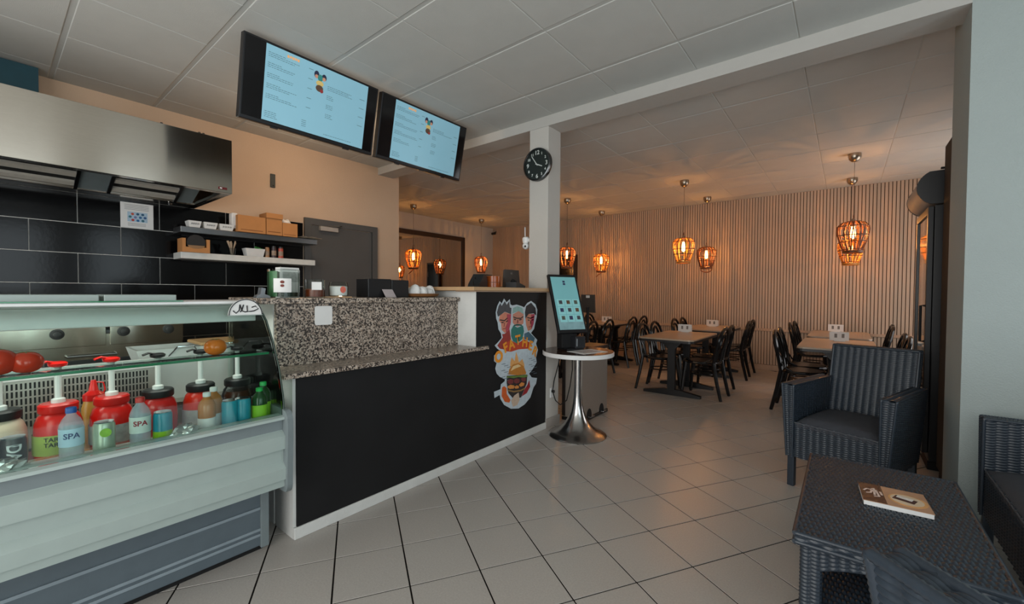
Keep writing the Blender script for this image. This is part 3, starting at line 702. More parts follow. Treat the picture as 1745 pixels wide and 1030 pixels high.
for z in (.085, .072, .06, .048): mb.box(.002, .0026, -.08, .075, z, z+.003)
for z in (-.066, -.076, -.086): mb.box(.002, .0026, -.06, .055, z, z+.003)
mb.build('printed_lines', M('ink_grey', '#6f7276', .7), ps)

# floating shelves
def shelf(z0, z1, y0, y1, name, label, mat):
    t = thing(name, label, 'shelf', (XK+.12, (y0+y1)/2, z0))
    w = (y1-y0)/2
    MB().box(-.108, .12, -w, w, 0, z1-z0, .003).build('board', mat, t)
    MB().box(-.110, -.104, -w*.9, w*.9, -.012, 0).build('wall_rail', BLACKM, t)
SH1 = M('shelf_steel', '#77797b', .3, .9, var=.05); SH2 = M('shelf_white', '#c9cac6', .4)
shelf(1.722, 1.774, 1.05, 2.235, 'wall_shelf', 'upper grey steel wall shelf carrying cardboard boxes', SH1)
shelf(1.497, 1.553, 1.05, 2.21, 'wall_shelf', 'lower white wall shelf carrying cutlery and cans', SH2)
def bowl(y, label, w):
    t = thing('snack_tray', label, 'tray', (-4.50, y, 1.774), 0, 'white handwritten trays on the upper shelf')
    a, b, h = w*.40, w*.5, .055
    vs = [(-.04, -a, 0), (.04, -a, 0), (.04, a, 0), (-.04, a, 0), (-.055, -b, h), (.055, -b, h), (.055, b, h), (-.055, b, h), (-.05, -b+.006, h), (.05, -b+.006, h), (.05, b-.006, h), (-.05, b-.006, h), (-.037, -a+.004, .005), (.037, -a+.004, .005), (.037, a-.004, .005), (-.037, a-.004, .005)]
    fs = [(0,3,2,1)] + [(i, (i+1) % 4, (i+1) % 4+4, i+4) for i in range(4)] + [(i+4, (i+1) % 4+4, (i+1) % 4+8, i+8) for i in range(4)] + [(i+8, (i+1) % 4+8, (i+1) % 4+12, i+12) for i in range(4)] + [(12,13,14,15)]
    MB().add(vs, fs).build('tray_shell', PAPER, t)
    mb = MB()
    for k in range(4):
        y0 = -w*.28 + k*w*.16; mb.tube([(.051, y0, .022), (.0525, y0+.004, .038), (.0505, y0+.009, .026), (.052, y0+.012, .034)], .0012, 5)
    mb.build('handwriting', BLACK, t)
bowl(1.152, 'small white handwritten tray at left end of the upper shelf', .095)
bowl(1.268, 'small white handwritten tray in the middle of three on the upper shelf', .105)
bowl(1.394, 'small white handwritten tray beside the long cardboard box', .118)
def carton(name, label, y0, y1, z, h, d, mat=None, x=-4.50, flap=False, pile=None):
    t = thing(name, label, 'box', (x, (y0+y1)/2, z), 0)
    w = (y1-y0)/2; th = .004
    mat = mat or CARD
    mb = MB().box(-d/2, d/2, -w, w, 0, th)
    mb.box(-d/2, -d/2+th, -w, w, th, h); mb.box(d/2-th, d/2, -w, w, th, h); mb.box(-d/2+th, d/2-th, -w, -w+th, th, h); mb.box(-d/2+th, d/2-th, w-th, w, th, h)
    mb.build('carton_walls', mat, t)
    if flap: MB().box(-d/2, d/2+.012, -w-.004, w+.004, h-.045, h+.004, .002).build('lid', mat, t)
    MB().box(d/2, d/2+.0006, -w*.8, w*.8, h*.12, h*.16).build('print_line', M('card_print', '#7a4a24', .8), t)
    return t
t = carton('cardboard_box', 'long brown cardboard box on the upper shelf', 1.470, 1.708, 1.774, .155, .17)
MB().box(-.05, .03, -.15, -.10, .03, .175, .01).build('packet', PAPER, t)
carton('cardboard_box', 'tall lidded cardboard box on the upper shelf', 1.716, 1.862, 1.774, .205, .16, flap=True)
t = carton('cardboard_box', 'open cardboard box with white paper sticking out, on the upper shelf', 1.868, 2.014, 1.774, .135, .15)
bm = bmesh.new(); bmesh.ops.create_icosphere(bm, subdivisions=3, radius=1)
for v in bm.verts: v.co = Vector((v.co.x*.055, v.co.y*.06 - .01, .135 + v.co.z*.045*(1+.3*sin(v.co.y*6)) - v.co.y*.02))
me = bpy.data.meshes.new('paper_wad'); bm.to_mesh(me); bm.free(); me.materials.append(PAPER); link('paper_wad', me, t)
t = thing('paper_sheet', 'loose pale paper sheet curling over the right end of upper shelf', 'paper', (-4.47, 2.13, 1.7745))
mb = MB(); n = 8
vs = []; fs = []
for k in range(n+1):
    y = -.115 + .23*k/n; z = .002 + .010*abs(sin(k*1.1)) * (1 if k < 7 else .3)
    vs += [(-.05, y, z), (.10, y, z+.002), (-.05, y, z+.0012), (.10, y, z+.0032)]
for k in range(n):
    a = 4*k; fs += [(a, a+1, a+5, a+4), (a+2, a+6, a+7, a+3), (a, a+4, a+6, a+2), (a+1, a+3, a+7, a+5)]
fs += [(0, 2, 3, 1), (4*n, 4*n+1, 4*n+3, 4*n+2)]
MB().add(vs, fs).build('sheet', M('kraft_paper', '#b8aa98', .8), t)
# lower shelf
t = thing('dispenser_box', 'brown cardboard dispenser with dark scooped opening on the lower shelf', 'box', (-4.50, 1.155, 1.553))
MB().box(-.07, .07, -.10, .10, 0, .022).box(-.07, .07, -.10, -.075, .022, .118).box(-.07, .07, .075, .10, .022, .118).box(-.07, -.06, -.075, .075, .022, .118).box(.062, .07, -.075, .075, .022, .045).build('carton_walls', CARD, t)
MB().lathe([(.068, -.068), (.068, .068)], (0, 0, .085), 18, 'x').build('dark_lids', M('lid_stack_black', '#1c1917', .5), t)
MB().prism(arc(0, .06, .062, pi, 2*pi, 12, .028), .0705, .0715, 'x').build('scoop_rim', M('card_edge', '#8a6a4a', .8), t)
t = thing('cutlery_cup', 'clear cup of wooden cutlery on the lower white shelf', 'cutlery cup', (-4.48, 1.443, 1.553))
MB().lathe([(.022, 0), (.026, .004), (.032, .065), (.030, .065), (.024, .006)], n=18).build('cup', CLEARP, t, True)
random.seed(9)
for k in range(9):
    a = random.uniform(0, 6.28); s = random.uniform(.02, .06)
    MB().tube([(.008*cos(a), .008*sin(a), .006), (s*.5*cos(a), s*.5*sin(a), .07), (s*cos(a), s*sin(a), .125+random.uniform(-.01, .012))], [.0035, .004, .006], 6, flat=.45).build('wooden_fork', M('birch', '#a8937c', .7), t)
t = thing('plastic_tub', 'small white plastic tub with green lid packets on the lower shelf', 'tub', (-4.49, 1.628, 1.553))
MB().add([(-.04,-.07,0),(.04,-.07,0),(.04,.07,0),(-.04,.07,0),(-.05,-.085,.075),(.05,-.085,.075),(.05,.085,.075),(-.05,.085,.075),(-.045,-.08,.075),(.045,-.08,.075),(.045,.08,.075),(-.045,.08,.075),(-.04,-.07,.01),(.04,-.07,.01),(.04,.07,.01),(-.04,.07,.01)],
   [(0,3,2,1)] + [(i, (i+1) % 4, (i+1) % 4+4, i+4) for i in range(4)] + [(i+4, (i+1) % 4+4, (i+1) % 4+8, i+8) for i in range(4)] + [(i+8, (i+1) % 4+8, (i+1) % 4+12, i+12) for i in range(4)] + [(12,13,14,15)]).build('tub_shell', WPLAST, t)
for k in range(4): MB().obox(-.01+.01*k, .02+.012*k, .02, .10-.006*k, .03, .006, .4*k, .001).build('green_packet', M('packet_green', '#2f7a36', .5), t)
def tin(y, h, r, c, label):
    t = thing('spice_tin', label, 'tin', (-4.47, y, 1.553), 0, 'tins on the lower shelf')
    lathe_part('body', [(r, 0), (r, h*.86)], c, t, 16); lathe_part('cap', [(r*.9, h*.86), (r*.9, h), (r*.8, h)], BLACK if r > .02 else c, t, 16)
    MB().lathe([(r+.0006, h*.2), (r+.0006, h*.6)], n=16, cap=False).build('label_band', M('tin_label', '#8f7d6d', .6, var=.4, scale=80), t, True)
tin(1.742, .098, .019, M('tin_tan', '#9a7350', .5), 'small tan tin beside the white tub on lower shelf')
tin(1.803, .115, .022, M('tin_dark', '#3a2d30', .4, var=.4), 'dark patterned tin in the middle of three on lower shelf')
tin(1.868, .112, .023, M('tin_red', '#b04a3a', .4, var=.25), 'red tin rightmost of three on lower shelf')

wp = thing('wall_plate', 'small dark oblong magnetic bracket screwed high on the kitchen wall', 'bracket', (XK+.001, 1.883, 2.368))
MB().box(0, .012, -.024, .024, -.07, .07, .004).build('plate', M('plate_dark', '#2b3231', .5), wp)
for z in (-.05, .05): MB().lathe([(.006, .012), (.005, .0135)], (0, 0, z), 10, 'x').build('screw', CHROME, wp)

# cooking line seen through the case
ov = thing('cooking_range', 'stainless cooking range with round dials behind the display case', 'cooker', (-4.3, 0, 0))
L(MB().box(-4.66, -4.0, -1.6, .95, .1, .92, .004), -4.3, 0).build('range_body', STEEL, ov)
L(MB().box(-4.0, -3.985, -.2, .52, .84, 1.02, .003), -4.3, 0).build('control_panel', STEEL, ov)
L(MB().box(-4.0, -3.985, .54, .95, .84, 1.0, .003), -4.3, 0).build('control_panel', STEEL, ov)
L(MB().box(-4.66, -4.0, -1.6, .95, .92, .945, .003), -4.3, 0).build('cook_top', DSTEEL, ov)
for y in (.29, .61, .86):
    k = L(MB().lathe([(.034, 0), (.034, .006), (.022, .008), (.020, .03), (.016, .032)], (-3.985, y, .93), 18, 'x'), -4.3, 0).build('dial', M('dial_grey', '#3c3c3d', .4), ov, True)
for y in (-.05, .45): L(MB().tube([(-3.985, y-.12, .78), (-3.955, y-.12, .78), (-3.955, y+.12, .78), (-3.985, y+.12, .78)], .008), -4.3, 0).build('oven_handle', CHROME, ov)
for y in (-.05, .45): L(MB().box(-4.0, -3.99, y-.22, y+.22, .2, .75, .004), -4.3, 0).build('oven_door', DSTEEL, ov)
wt = thing('work_counter', 'low steel work counter behind the display case', 'counter', (-2.95, .8, 0))
L(MB().box(-3.2, -2.72, -1.0, 1.9, .60, .64, .003), -2.95, .8).build('worktop', STEEL, wt)
for x in (-3.16, -2.77):
    for y in (-.95, .45, 1.85): L(MB().box(x-.02, x+.02, y-.02, y+.02, 0, .60), -2.95, .8).build('leg', STEEL, wt)
tb = thing('plastic_bin', 'white plastic tub with wire handles behind the display case', 'tub', (-2.90, .72, .64))
MB().add([(-.09,-.17,0),(.09,-.17,0),(.09,.17,0),(-.09,.17,0),(-.13,-.25,.275),(.13,-.25,.275),(.13,.25,.275),(-.13,.25,.275),(-.12,-.24,.275),(.12,-.24,.275),(.12,.24,.275),(-.12,.24,.275),(-.085,-.16,.01),(.085,-.16,.01),(.085,.16,.01),(-.085,.16,.01)],
   [(0,3,2,1)] + [(i, (i+1) % 4, (i+1) % 4+4, i+4) for i in range(4)] + [(i+4, (i+1) % 4+4, (i+1) % 4+8, i+8) for i in range(4)] + [(i+8, (i+1) % 4+8, (i+1) % 4+12, i+12) for i in range(4)] + [(12,13,14,15)]).build('tub_shell', WPLAST, tb)
for y in (-.12, .05): MB().tube([(.122, y, .235), (.16, y+.03, .285), (.16, y+.10, .285), (.122, y+.13, .235)], .004, 6).build('wire_handle', CHROME, tb)
cb = thing('cutting_board', 'tan wooden board lying across the white tub behind the case', 'board', (-2.90, .98, .9155))
MB().box(-.13, .13, -.24, .20, 0, .018, .006).build('board', M('board_tan', '#c59a6c', .6, var=.08), cb)
pl = thing('paper_stack', 'stack of dark baking sheets behind the display case top corner', 'trays', (-2.98, 1.34, .64))
random.seed(3)
for k in range(13): MB().obox(0, 0, .002+k*.032, .026+k*.032, .22, .26, random.uniform(-.08, .08), .003).build('tray', M('tray_dark', '#4b4037', .5), pl)

cl_ = thing('ceiling_lamp', 'round warm ceiling lamp over the kitchen behind the menu screens', 'lamp', (-3.75, 1.95, H))
MB().lathe([(.15, -.001), (.15, -.03), (.14, -.035)], n=28).build('lamp_base', WPLAST, cl_, True)
MB().lathe([(.135, -.035), (.12, -.06), (.08, -.075), (.02, -.08)], n=28).build('diffuser', M('lamp_diffuser', (1., .72, .42), .5, var=0, emit=2.5), cl_, True)
l_ = bpy.data.lights.new('lamp_light', 'POINT'); l_.energy = 13; l_.color = (1., .70, .45); l_.shadow_soft_size = .1
o_ = bpy.data.objects.new('lamp_light', l_); COL.objects.link(o_); o_.parent = cl_; o_.location = (0, 0, -.20)

# ------------------------------------------------------------------ things on the granite top
GZ = 1.1842
t = thing('glass_canister', 'large ribbed glass canister with green contents and white label on granite', 'canister', (-2.44, 1.035, GZ), radians(62))
gl_ = glass('canister_glass', (.93, .97, .95), .97, .04)
mb = MB(); rp = [(0, 0)]
def ribbed(r, n=36, amp=.002): return [((r + amp*(k % 2))*cos(2*pi*k/n), (r + amp*(k % 2))*sin(2*pi*k/n)) for k in range(n)]
MB().prism(ribbed(.078), 0, .155).build('canister_body', gl_, t)
MB().prism(arc(0, 0, .070, pi*.62, pi*1.38, 14), .006, .145).build('green_contents', M('green_syrup', '#3f6b45', .4, var=.2), t)
MB().prism(arc(0, 0, .070, -pi*.6, pi*.6, 18), .006, .03).build('dark_contents', M('dark_syrup', '#1d2a20', .3, var=.2), t)
lb = MB(); vs = []; n = 8
for k in range(n+1):
    a = -pi/2 - .55 + 1.1*k/n; vs += [(.0815*cos(a), .0815*sin(a), .03), (.0815*cos(a), .0815*sin(a), .105)]
MB().add(vs, [(2*k, 2*k+2, 2*k+3, 2*k+1) for k in range(n)]).build('paper_label', PAPER, t, True)
for z, s in ((.086, .012), (.066, .011)): MB().prism([(s*cos(2*pi*q/10)*.9, z + s*.7*sin(2*pi*q/10)) for q in range(10)], -.0835, -.083, 'y').build('label_mark', M('mark_brown', '#6b2f22', .6, var=.3, scale=200), t)
t = thing('straw_box', 'white paper box standing behind the green canister', 'box', (-2.58, 1.115, GZ))
MB().box(-.03, .03, -.055, .055, 0, .175, .002).build('carton', PAPER, t); MB().box(.030, .0306, -.04, .05, .09, .15).build('print_panel', M('print_pale', '#a7a9a6', .7, var=.2, scale=90), t)
t = thing('glass_jar', 'ribbed clear jar half full of amber sweets with white label', 'jar', (-2.42, 1.196, GZ), radians(62))
MB().prism(ribbed(.056, 28), 0, .105).build('jar_body', gl_, t)
MB().lathe([(.02, .004), (.050, .006), (.051, .045), (.04, .052)], n=18).build('amber_contents', M('amber_sweets', '#6a2f14', .3, var=.3, scale=60), t, True)
MB().box(-.012, .04, -.0595, -.0585, .045, .09).build('paper_label', PAPER, t)
t = thing('glass_cup', 'rounded clear cup of white sugar with red mark on small tray', 'cup', (-2.42, 1.345, GZ), radians(62))
MB().box(-.085, .075, -.06, .06, 0, .006, .002).build('wooden_tray', WOOD, t)
MB().lathe([(.045, .006), (.054, .012), (.055, .07), (.048, .094), (.046, .094)], n=24).build('cup_body', gl_, t, True)
MB().lathe([(.040, .010), (.050, .014), (.051, .066), (.04, .07)], n=24).build('sugar', M('sugar_white', '#d9d8d6', .7), t, True)
MB().prism([(.024+.016*cos(2*pi*q/14), .048+.02*sin(2*pi*q/14)) for q in range(14)], -.0545, -.0535, 'y').build('red_mark', M('mark_red', '#b2523f', .6, var=.2, scale=120), t)
t = thing('receipt_printer', 'black twin receipt printer box on granite top with paper slip', 'printer', (-2.45, 1.69, GZ))
MB().box(-.09, .05, -.155, .02, 0, .122, .004).build('printer_body', BLACK, t); MB().box(-.09, .05, .023, .165, 0, .118, .004).build('printer_body', BLACK, t)
MB().add([(.053, -.055, .052), (.053, .025, .052), (.085, .035, 0), (.085, -.047, 0), (.055, -.055, .053), (.055, .025, .053), (.087, .035, .001), (.087, -.047, .001)], [(0,1,2,3), (4,7,6,5), (0,4,5,1), (1,5,6,2), (2,6,7,3), (3,7,4,0)]).build('paper_slip', M('slip_pale', '#a99f9f', .7), t)
t = thing('bread_tray', 'round wooden tray of crumpled white napkins on the granite top', 'tray', (-2.46, 2.003, GZ))
MB().lathe([(.10, 0), (.128, .006), (.140, .026), (.133, .026), (.122, .010), (.02, .008)], n=28).build('tray', M('tray_brown', '#7a5230', .45, var=.15), t, True)
random.seed(21)
for k, (dx, dy, w, hh) in enumerate(((0, -.06, .055, .05), (.02, .02, .06, .040), (0, .075, .045, .048))):
    bm = bmesh.new(); bmesh.ops.create_icosphere(bm, subdivisions=3, radius=1)
    for v in bm.verts:
        n_ = 1 + .18*sin(v.co.x*3.5+k) + .2*cos(v.co.y*4.2+k*2)
        v.co = Vector((dx + v.co.x*.06*n_, dy + v.co.y*w*n_, max(.009, .03 + v.co.z*hh*n_)))
    me = bpy.data.meshes.new('napkin'); bm.to_mesh(me); bm.free(); me.materials.append(PAPER); link('napkin', me, t)
t = thing('tape_dispenser', 'small chrome tape dispenser at the left end of the granite top', 'dispenser', (-2.42, .915, GZ))
MB().prism([(-.035, 0), (.035, 0), (.03, .012), (.008, .02), (.012, .05), (-.008, .055), (-.014, .02), (-.03, .012)], -.02, .02, 'x').build('dispenser_body', M('disp_grey', '#8c8f92', .25, .7), t)
# things on the wooden high top
WZ = 1.2625
t = thing('card_terminal', 'black card terminal with cable on the wooden counter top', 'terminal', (-2.40, 2.56, WZ), radians(20))
MB().prism([(-.10, 0), (.09, 0), (.09, .05), (.06, .112), (.02, .112), (-.08, .03)], -.05, .05, 'x').build('terminal_body', BLACK, t)
MB().box(-.052, .052, .02, .20, .106, .113, .002).build('reader_flap', BLACK, t)
MB().tube([(0, -.09, .02), (.02, -.14, .05), (.03, -.13, .085), (0, -.05, .07)], .004, 6).build('cable', BLACKM, t)
MB().box(-.03, .06, -.06, .06, 0, .004).build('paper_mat', PAPER, MB and t)
t = thing('tip_jar', 'amber ribbed glass cylinder on the wooden counter beside the terminal', 'jar', (-2.40, 2.755, WZ))
MB().lathe([(.060, 0), (.066, .004), (.066, .10), (.063, .10), (.06, .008), (.02, .006)], n=24).build('amber_glass', M('amber_glass', '#9a4a1c', .15, var=.1, alpha=1), t, True)
MB().lathe([(.0665, .045), (.0668, .05)], n=24, cap=False).build('ring', BAMBOOD, t)
t = thing('point_of_sale_screen', 'dark grey till monitor on the wooden counter beside the pillar', 'monitor', (-2.40, 3.0, WZ))
MB().add([(-.02,-.095,.015),(.01,-.095,.012),(.01,.125,.012),(-.02,.125,.015),(-.02,-.085,.165),(.0,-.085,.168),(.0,.12,.168),(-.02,.12,.165)], [(0,3,2,1),(4,5,6,7),(0,1,5,4),(1,2,6,5),(2,3,7,6),(3,0,4,7)]).build('monitor_back', M('monitor_grey', '#3d3a38', .45), t)
MB().box(-.11, .06, -.09, .12, 0, .014, .004).build('base', BLACK, t)
text('maker_mark', 'LG', .022, M('mark_pale', '#a9a29a', .5), t, (.0065, .0, .135), (pi/2, 0, pi/2))
t = thing('telephone', 'black desk phone lying in front of the till monitor', 'phone', (-2.28, 2.92, WZ), .2)
MB().prism([(-.09, 0), (.09, 0), (.09, .02), (-.03, .045), (-.09, .05)], -.05, .05, 'x').build('phone_body', BLACK, t)
MB().tube([(0, -.08, .055), (0, -.06, .066), (0, .0, .055)], .013, 8).build('handset', BLACKM, t)
# ------------------------------------------------------------------ menu screens hung from the ceiling
SCR = M('screen_blue', (.24, .47, .58), .3, var=.03, scale=2, emit=.26)
INK = M('screen_ink', '#33505c', .5, emit=.02); INKO = M('screen_orange', '#d59a62', .5, emit=.5)
def tv(label, yc, seed):
    random.seed(seed)
    t = thing('menu_screen', label, 'screen', (-2.88, yc, 2.53), 0, 'menu screens over the counter'); t.rotation_euler = (radians(11.5), 0, radians(90))
    w, h = .459, .247
    MB().box(-w, w, -.004, .045, -h, h, .004).build('housing', BLACK, t)
    MB().box(-w+.012, w-.012, -.006, -.004, -h+.022, h-.012).build('panel', BGLOSS, t)
    sx0, sx1 = -w+.125, w-.088; sz0, sz1 = -h+.026, h-.016
    s = MB().box(sx0, sx1, -.0072, -.006, sz0, sz1).build('lit_menu', SCR, t)
    mb = MB()
    def line(x, z, n): 
        xx = x
        for _ in range(n):
            ww = random.uniform(.006, .02); mb.box(xx, xx+ww, -.0078, -.0072, z, z+.0022); xx += ww+.004
    for blk in range(5):
        z = sz1-.045-blk*.062
        for r in range(3): line(sx0+.015, z-r*.011, random.randint(8, 13) if r else 5)
        mb.box(sx0+.265, sx0+.295, -.0078, -.0072, z, z+.0022)
    for blk in range(4):
        z = sz1-.11-blk*.062
        for r in range(3): line(sx0+.40, z-r*.011, random.randint(6, 13) if blk < 1 else 3)
        mb.box(sx1-.06, sx1-.02, -.0078, -.0072, z, z+.0022)
    for r in range(4): line(sx0+.015, sz0+.055-r*.011, 4); mb.box(sx0+.245, sx0+.275, -.0078, -.0072, sz0+.07-r*.012, sz0+.0722-r*.012)
    line(sx0+.40, sz0+.02, 13)
    o = mb.build('menu_text', INK, s); o['kind'] = 'stuff'
    for q in range(5): MB().box(sx0+.125+q*.016, sx0+.137+q*.016, -.0078, -.0072, sz1-.034+.002*(q % 2), sz1-.018).build('heading_mark', INKO, s)
    for dx, dz, rx, rz, c in ((-.026, .0, .017, .024, '#20263f'), (.026, -.004, .017, .022, '#20263f'), (0, -.014, .018, .022, '#2c7d78'), (-.026, -.012, .012, .012, '#c08a72'), (.026, -.014, .012, .012, '#c08a72'), (0, -.05, .026, .018, '#c9b06a'), (0, -.082, .026, .022, '#55402f'), (.016, -.095, .012, .012, '#8a2f2f')):
        MB().prism([(sx0+.345+dx+rx*cos(2*pi*q/12), sz1-.062+dz+rz*sin(2*pi*q/12)) for q in range(12)], -.0082-abs(dz)*.003, -.0072, 'y').build('emblem', M('emblem_'+c[1:], c, .5, emit=.25), s)
    MB().box(-.02, .02, -.008, .0, -h-.006, -h+.001).build('sensor_bar', BLACK, t)
    for x in (-.25, .25): MB().box(x-.02, x+.02, -.002, .02, -h-.01, -h).build('foot_stub', BLACK, t)
    MB().box(-.12, .12, .045, .075, -.1, .1).box(-.03, .03, .075, .10, -.05, .215).build('ceiling_mount', BLACKM, t)
    return t
tv('large menu screen on the left, nearer the hood', 1.440, 5)
tv('large menu screen on the right, nearer the pillar', 2.395, 6)

# wall clock
ck = thing('wall_clock', 'round black wall clock with white numerals on the white pillar', 'clock', (-2.197, 3.1395, 2.377))
MB().lathe([(.146, .0), (.148, .012), (.146, .038), (.136, .042), (.134, .030)], n=40, axis='y', cap=False).build('rim', M('clock_rim', '#55585a', .2, .9), ck, True)
MB().lathe([(.134, .006), (.134, .028)], n=40, axis='y').build('dial', M('clock_face', '#0f1713', .45), ck, True)
NUM = M('clock_white', '#bfc5c2', .5)
for k in range(1, 13):
    a = radians(30*k); s = .052 if k % 3 == 0 else .032
    text('numeral', str(k), s, NUM, ck, (.105*sin(a)*(.98 if k % 3 else .97), -.0285, .105*cos(a)), (pi/2, 0, 0), .0008)
mb = MB()
for a, l, w in ((325, .092, .004), (112, .06, .005)):
    a = radians(a); mb.tube([(-.012*sin(a), -.033, -.012*cos(a)), (l*sin(a), -.033, l*cos(a))], w, 6)
mb.build('hands', NUM, ck)
MB().lathe([(.147, .028), (.1335, .036), (.1335, .0365)], n=40, axis='y', cap=False).build('bezel', CHROME, ck, True)
sc = thing('security_camera', 'white wireless security camera with antenna on the side of the pillar', 'camera', (-2.352, 3.163, 1.66))
MB().sphere((0, 0, .0), .034).build('camera_ball', WPLAST, sc, True); MB().lathe([(.028, .025), (.034, .05), (.034, .075), (.02, .085)], n=18).build('camera_neck', WPLAST, sc, True)
MB().tube([(-.01, 0, .08), (-.012, 0, .175)], .005, 8).build('antenna', WPLAST, sc); MB().box(0, .0515, -.014, .02, .035, .065, .003).build('wall_mount', WPLAST, sc)
MB().sphere((.012, -.028, -.006), .010).build('lens', BGLOSS, sc, True)

# ------------------------------------------------------------------ round table with ordering kiosk
TX, TY = -1.794, 3.175
rt = thing('bistro_table', 'round pedestal table with flared chrome base in front of the pillar', 'table', (TX, TY, 0))
MB().lathe([(.249, 0), (.25, .006), (.240, .014), (.20, .030), (.155, .056), (.115, .095), (.082, .145), (.058, .205), (.042, .275), (.034, .35), (.031, .42), (.031, .685)], n=44).build('flared_base', M('satin_steel', '#b0aeac', .2, 1., var=.03), rt, True, 60)
MB().lathe([(.09, .685), (.09, .693)], n=24).build('mount_plate', DSTEEL, rt)
MB().lathe([(.27, .688), (.300, .69), (.304, .694), (.304, .722), (.300, .726), (.298, .726)], n=56).build('edge_band', WPLAST, rt, True, 30)
MB().lathe([(.298, .724), (.298, .7285)], n=56).build('top_laminate', M('dark_laminate', '#3a2517', .16, var=.1), rt)
pm_ = thing('paper_menu', 'white menu sheet lying flat on the round chrome table', 'paper', (TX+.10, TY-.02, .7288), -.3)
MB().box(-.10, .10, -.14, .14, 0, .0015).build('sheet', PAPER, pm_); MB().box(-.07, .07, -.10, .10, .0015, .0019).build('print_block', M('print_faint', '#a9a3a0', .7, var=.3, scale=60), pm_)
kk = thing('ordering_kiosk', 'portrait touch screen kiosk tilted on the round chrome table', 'kiosk', (-1.87, 3.19, .729), radians(-26.5+90))
# local front is -y
MB().box(-.085, .085, -.07, .10, 0, .016, .003).build('foot_plate', BLACK, kk)
MB().box(-.10, .055, -.005, .08, .016, .20, .004).build('stand_neck', BLACKM, kk)
pr_ = MB().box(-.005, .095, -.075, .0, .017, .118, .004).build('receipt_box', M('printer_dark', '#232427', .35), kk)
MB().box(.005, .014, -.0758, -.075, .035, .10).build('printed_mark', M('mark_grey', '#7d8286', .5), pr_)
scr = link('screen_unit', MB().box(-.148, .148, 0, .028, 0, .545, .006).mesh('screen_unit', BLACK), kk)
scr.location = (-.015, -.055, .15); scr.rotation_euler = (radians(-21), 0, 0)
MB().box(-.128, .128, -.0015, 0, .03, .520).build('lit_panel', M('kiosk_teal', (.15, .36, .38), .2, var=.06, scale=3, emit=.25), scr)
for r in range(3):
    for c_ in range(3):
        x = -.072+c_*.078; z = .275-r*.072
        MB().box(x-.036, x+.036, -.0022, -.0015, z-.033, z+.033).build('menu_card', M('kiosk_card', (.20, .44, .45), .3, var=.05, emit=.25), scr)
        MB().box(x-.017, x+.017, -.0030, -.0022, z-.012, z+.022, .0003).build('food_icon', M('kiosk_icon_%d' % ((r*3+c_) % 4), ['#3c3f45', '#55402f', '#4a4f46', '#2b3350'][(r*3+c_) % 4], .5, var=.4, scale=90, emit=.12), scr)
MB().box(-.128, .128, -.0021, -.0015, .03, .125).build('footer_band', M('kiosk_footer', (.17, .29, .31), .3, var=.25, scale=14, emit=.2), scr)
for dz in (.475, .452): MB().box(-.012, .012, -.0026, -.0015, dz-.009, dz+.009).build('emblem', M('kiosk_icon_3', '#2b3350', .5), scr)
cbl = thing('power_cable', 'thin black power cable hanging from kiosk table to pillar socket', 'cable', (-2.07, 3.25, 0))
MB().tube([(.02, .06, .67), (.0, .045, .55), (.0, -.02, .42), (.0, -.04, .34), (.0, -.03, .30), (.005, .0, .235), (.02, .06, .185), (.05, .12, .22), (.08, .13, .36), (.12, .10, .52), (.14, .06, .66)], .005, 6).build('cable_line', BLACKM, cbl)
ws = thing('wall_socket', 'white double wall socket low on the pillar behind the kiosk table', 'socket', (-2.095, 3.225, .31))
MB().box(0, .009, -.028, .028, -.045, .045, .002).build('plate', WPLAST, ws); MB().lathe([(.014, .009), (.014, .03)], (0, .0, .012), 12, 'x').build('plug', BLACK, ws)
bn = thing('waste_bin', 'wide stainless pedal bin standing behind the round chrome table', 'bin', (-2.02, 3.735, 0))
MB().box(-.105, .105, -.27, .27, .03, .66, .006).build('bin_body', M('bin_steel', '#aaa49c', .38, .75, var=.06, scale=30, stretch=(.6, .6, 12)), bn)
MB().box(-.11, .11, -.275, .275, .66, .70, .008).build('lid', BLACK, bn)
MB().box(-.108, .112, -.275, .275, 0, .03, .004).build('base_rim', BLACK, bn)
for y in (-.12, .14):
    p = MB().prism(arc(y, .035, .05, 0, pi, 10, .075), .104, .1075, 'x').build('pedal_recess', BLACKM, bn)
    MB().box(.10, .145, y-.035, y+.045, .032, .040, .003).build('pedal', CHROME, p)
MB().box(-.108, -.07, -.2715, -.2702, .04, .64).build('side_trim', DSTEEL, bn)

# second terminal hanging further back
k2 = thing('wall_terminal', 'dark slim ordering terminal with small white sticker behind the kiosk screen', 'terminal', (-2.47, 4.6, 0))
MB().box(-.10, .10, -.08, .08, 0, .015, .004).build('floor_plate', BLACK, k2); MB().tube([(0, 0, .015), (0, 0, 1.05)], .018, 10).build('post', BLACK, k2)
MB().add([(-.09,-.012,.985),(.10,-.012,.985),(.10,.012,.985),(-.09,.012,.985),(-.11,.03,1.205),(.07,.03,1.205),(.07,.054,1.205),(-.11,.054,1.205)], [(0,3,2,1),(4,5,6,7),(0,1,5,4),(1,2,6,5),(2,3,7,6),(3,0,4,7)]).build('terminal_screen', M('terminal_dark', '#232224', .4), k2)
MB().box(-.035, .015, .016, .0185, 1.165, 1.195).build('sticker', PAPER, k2)

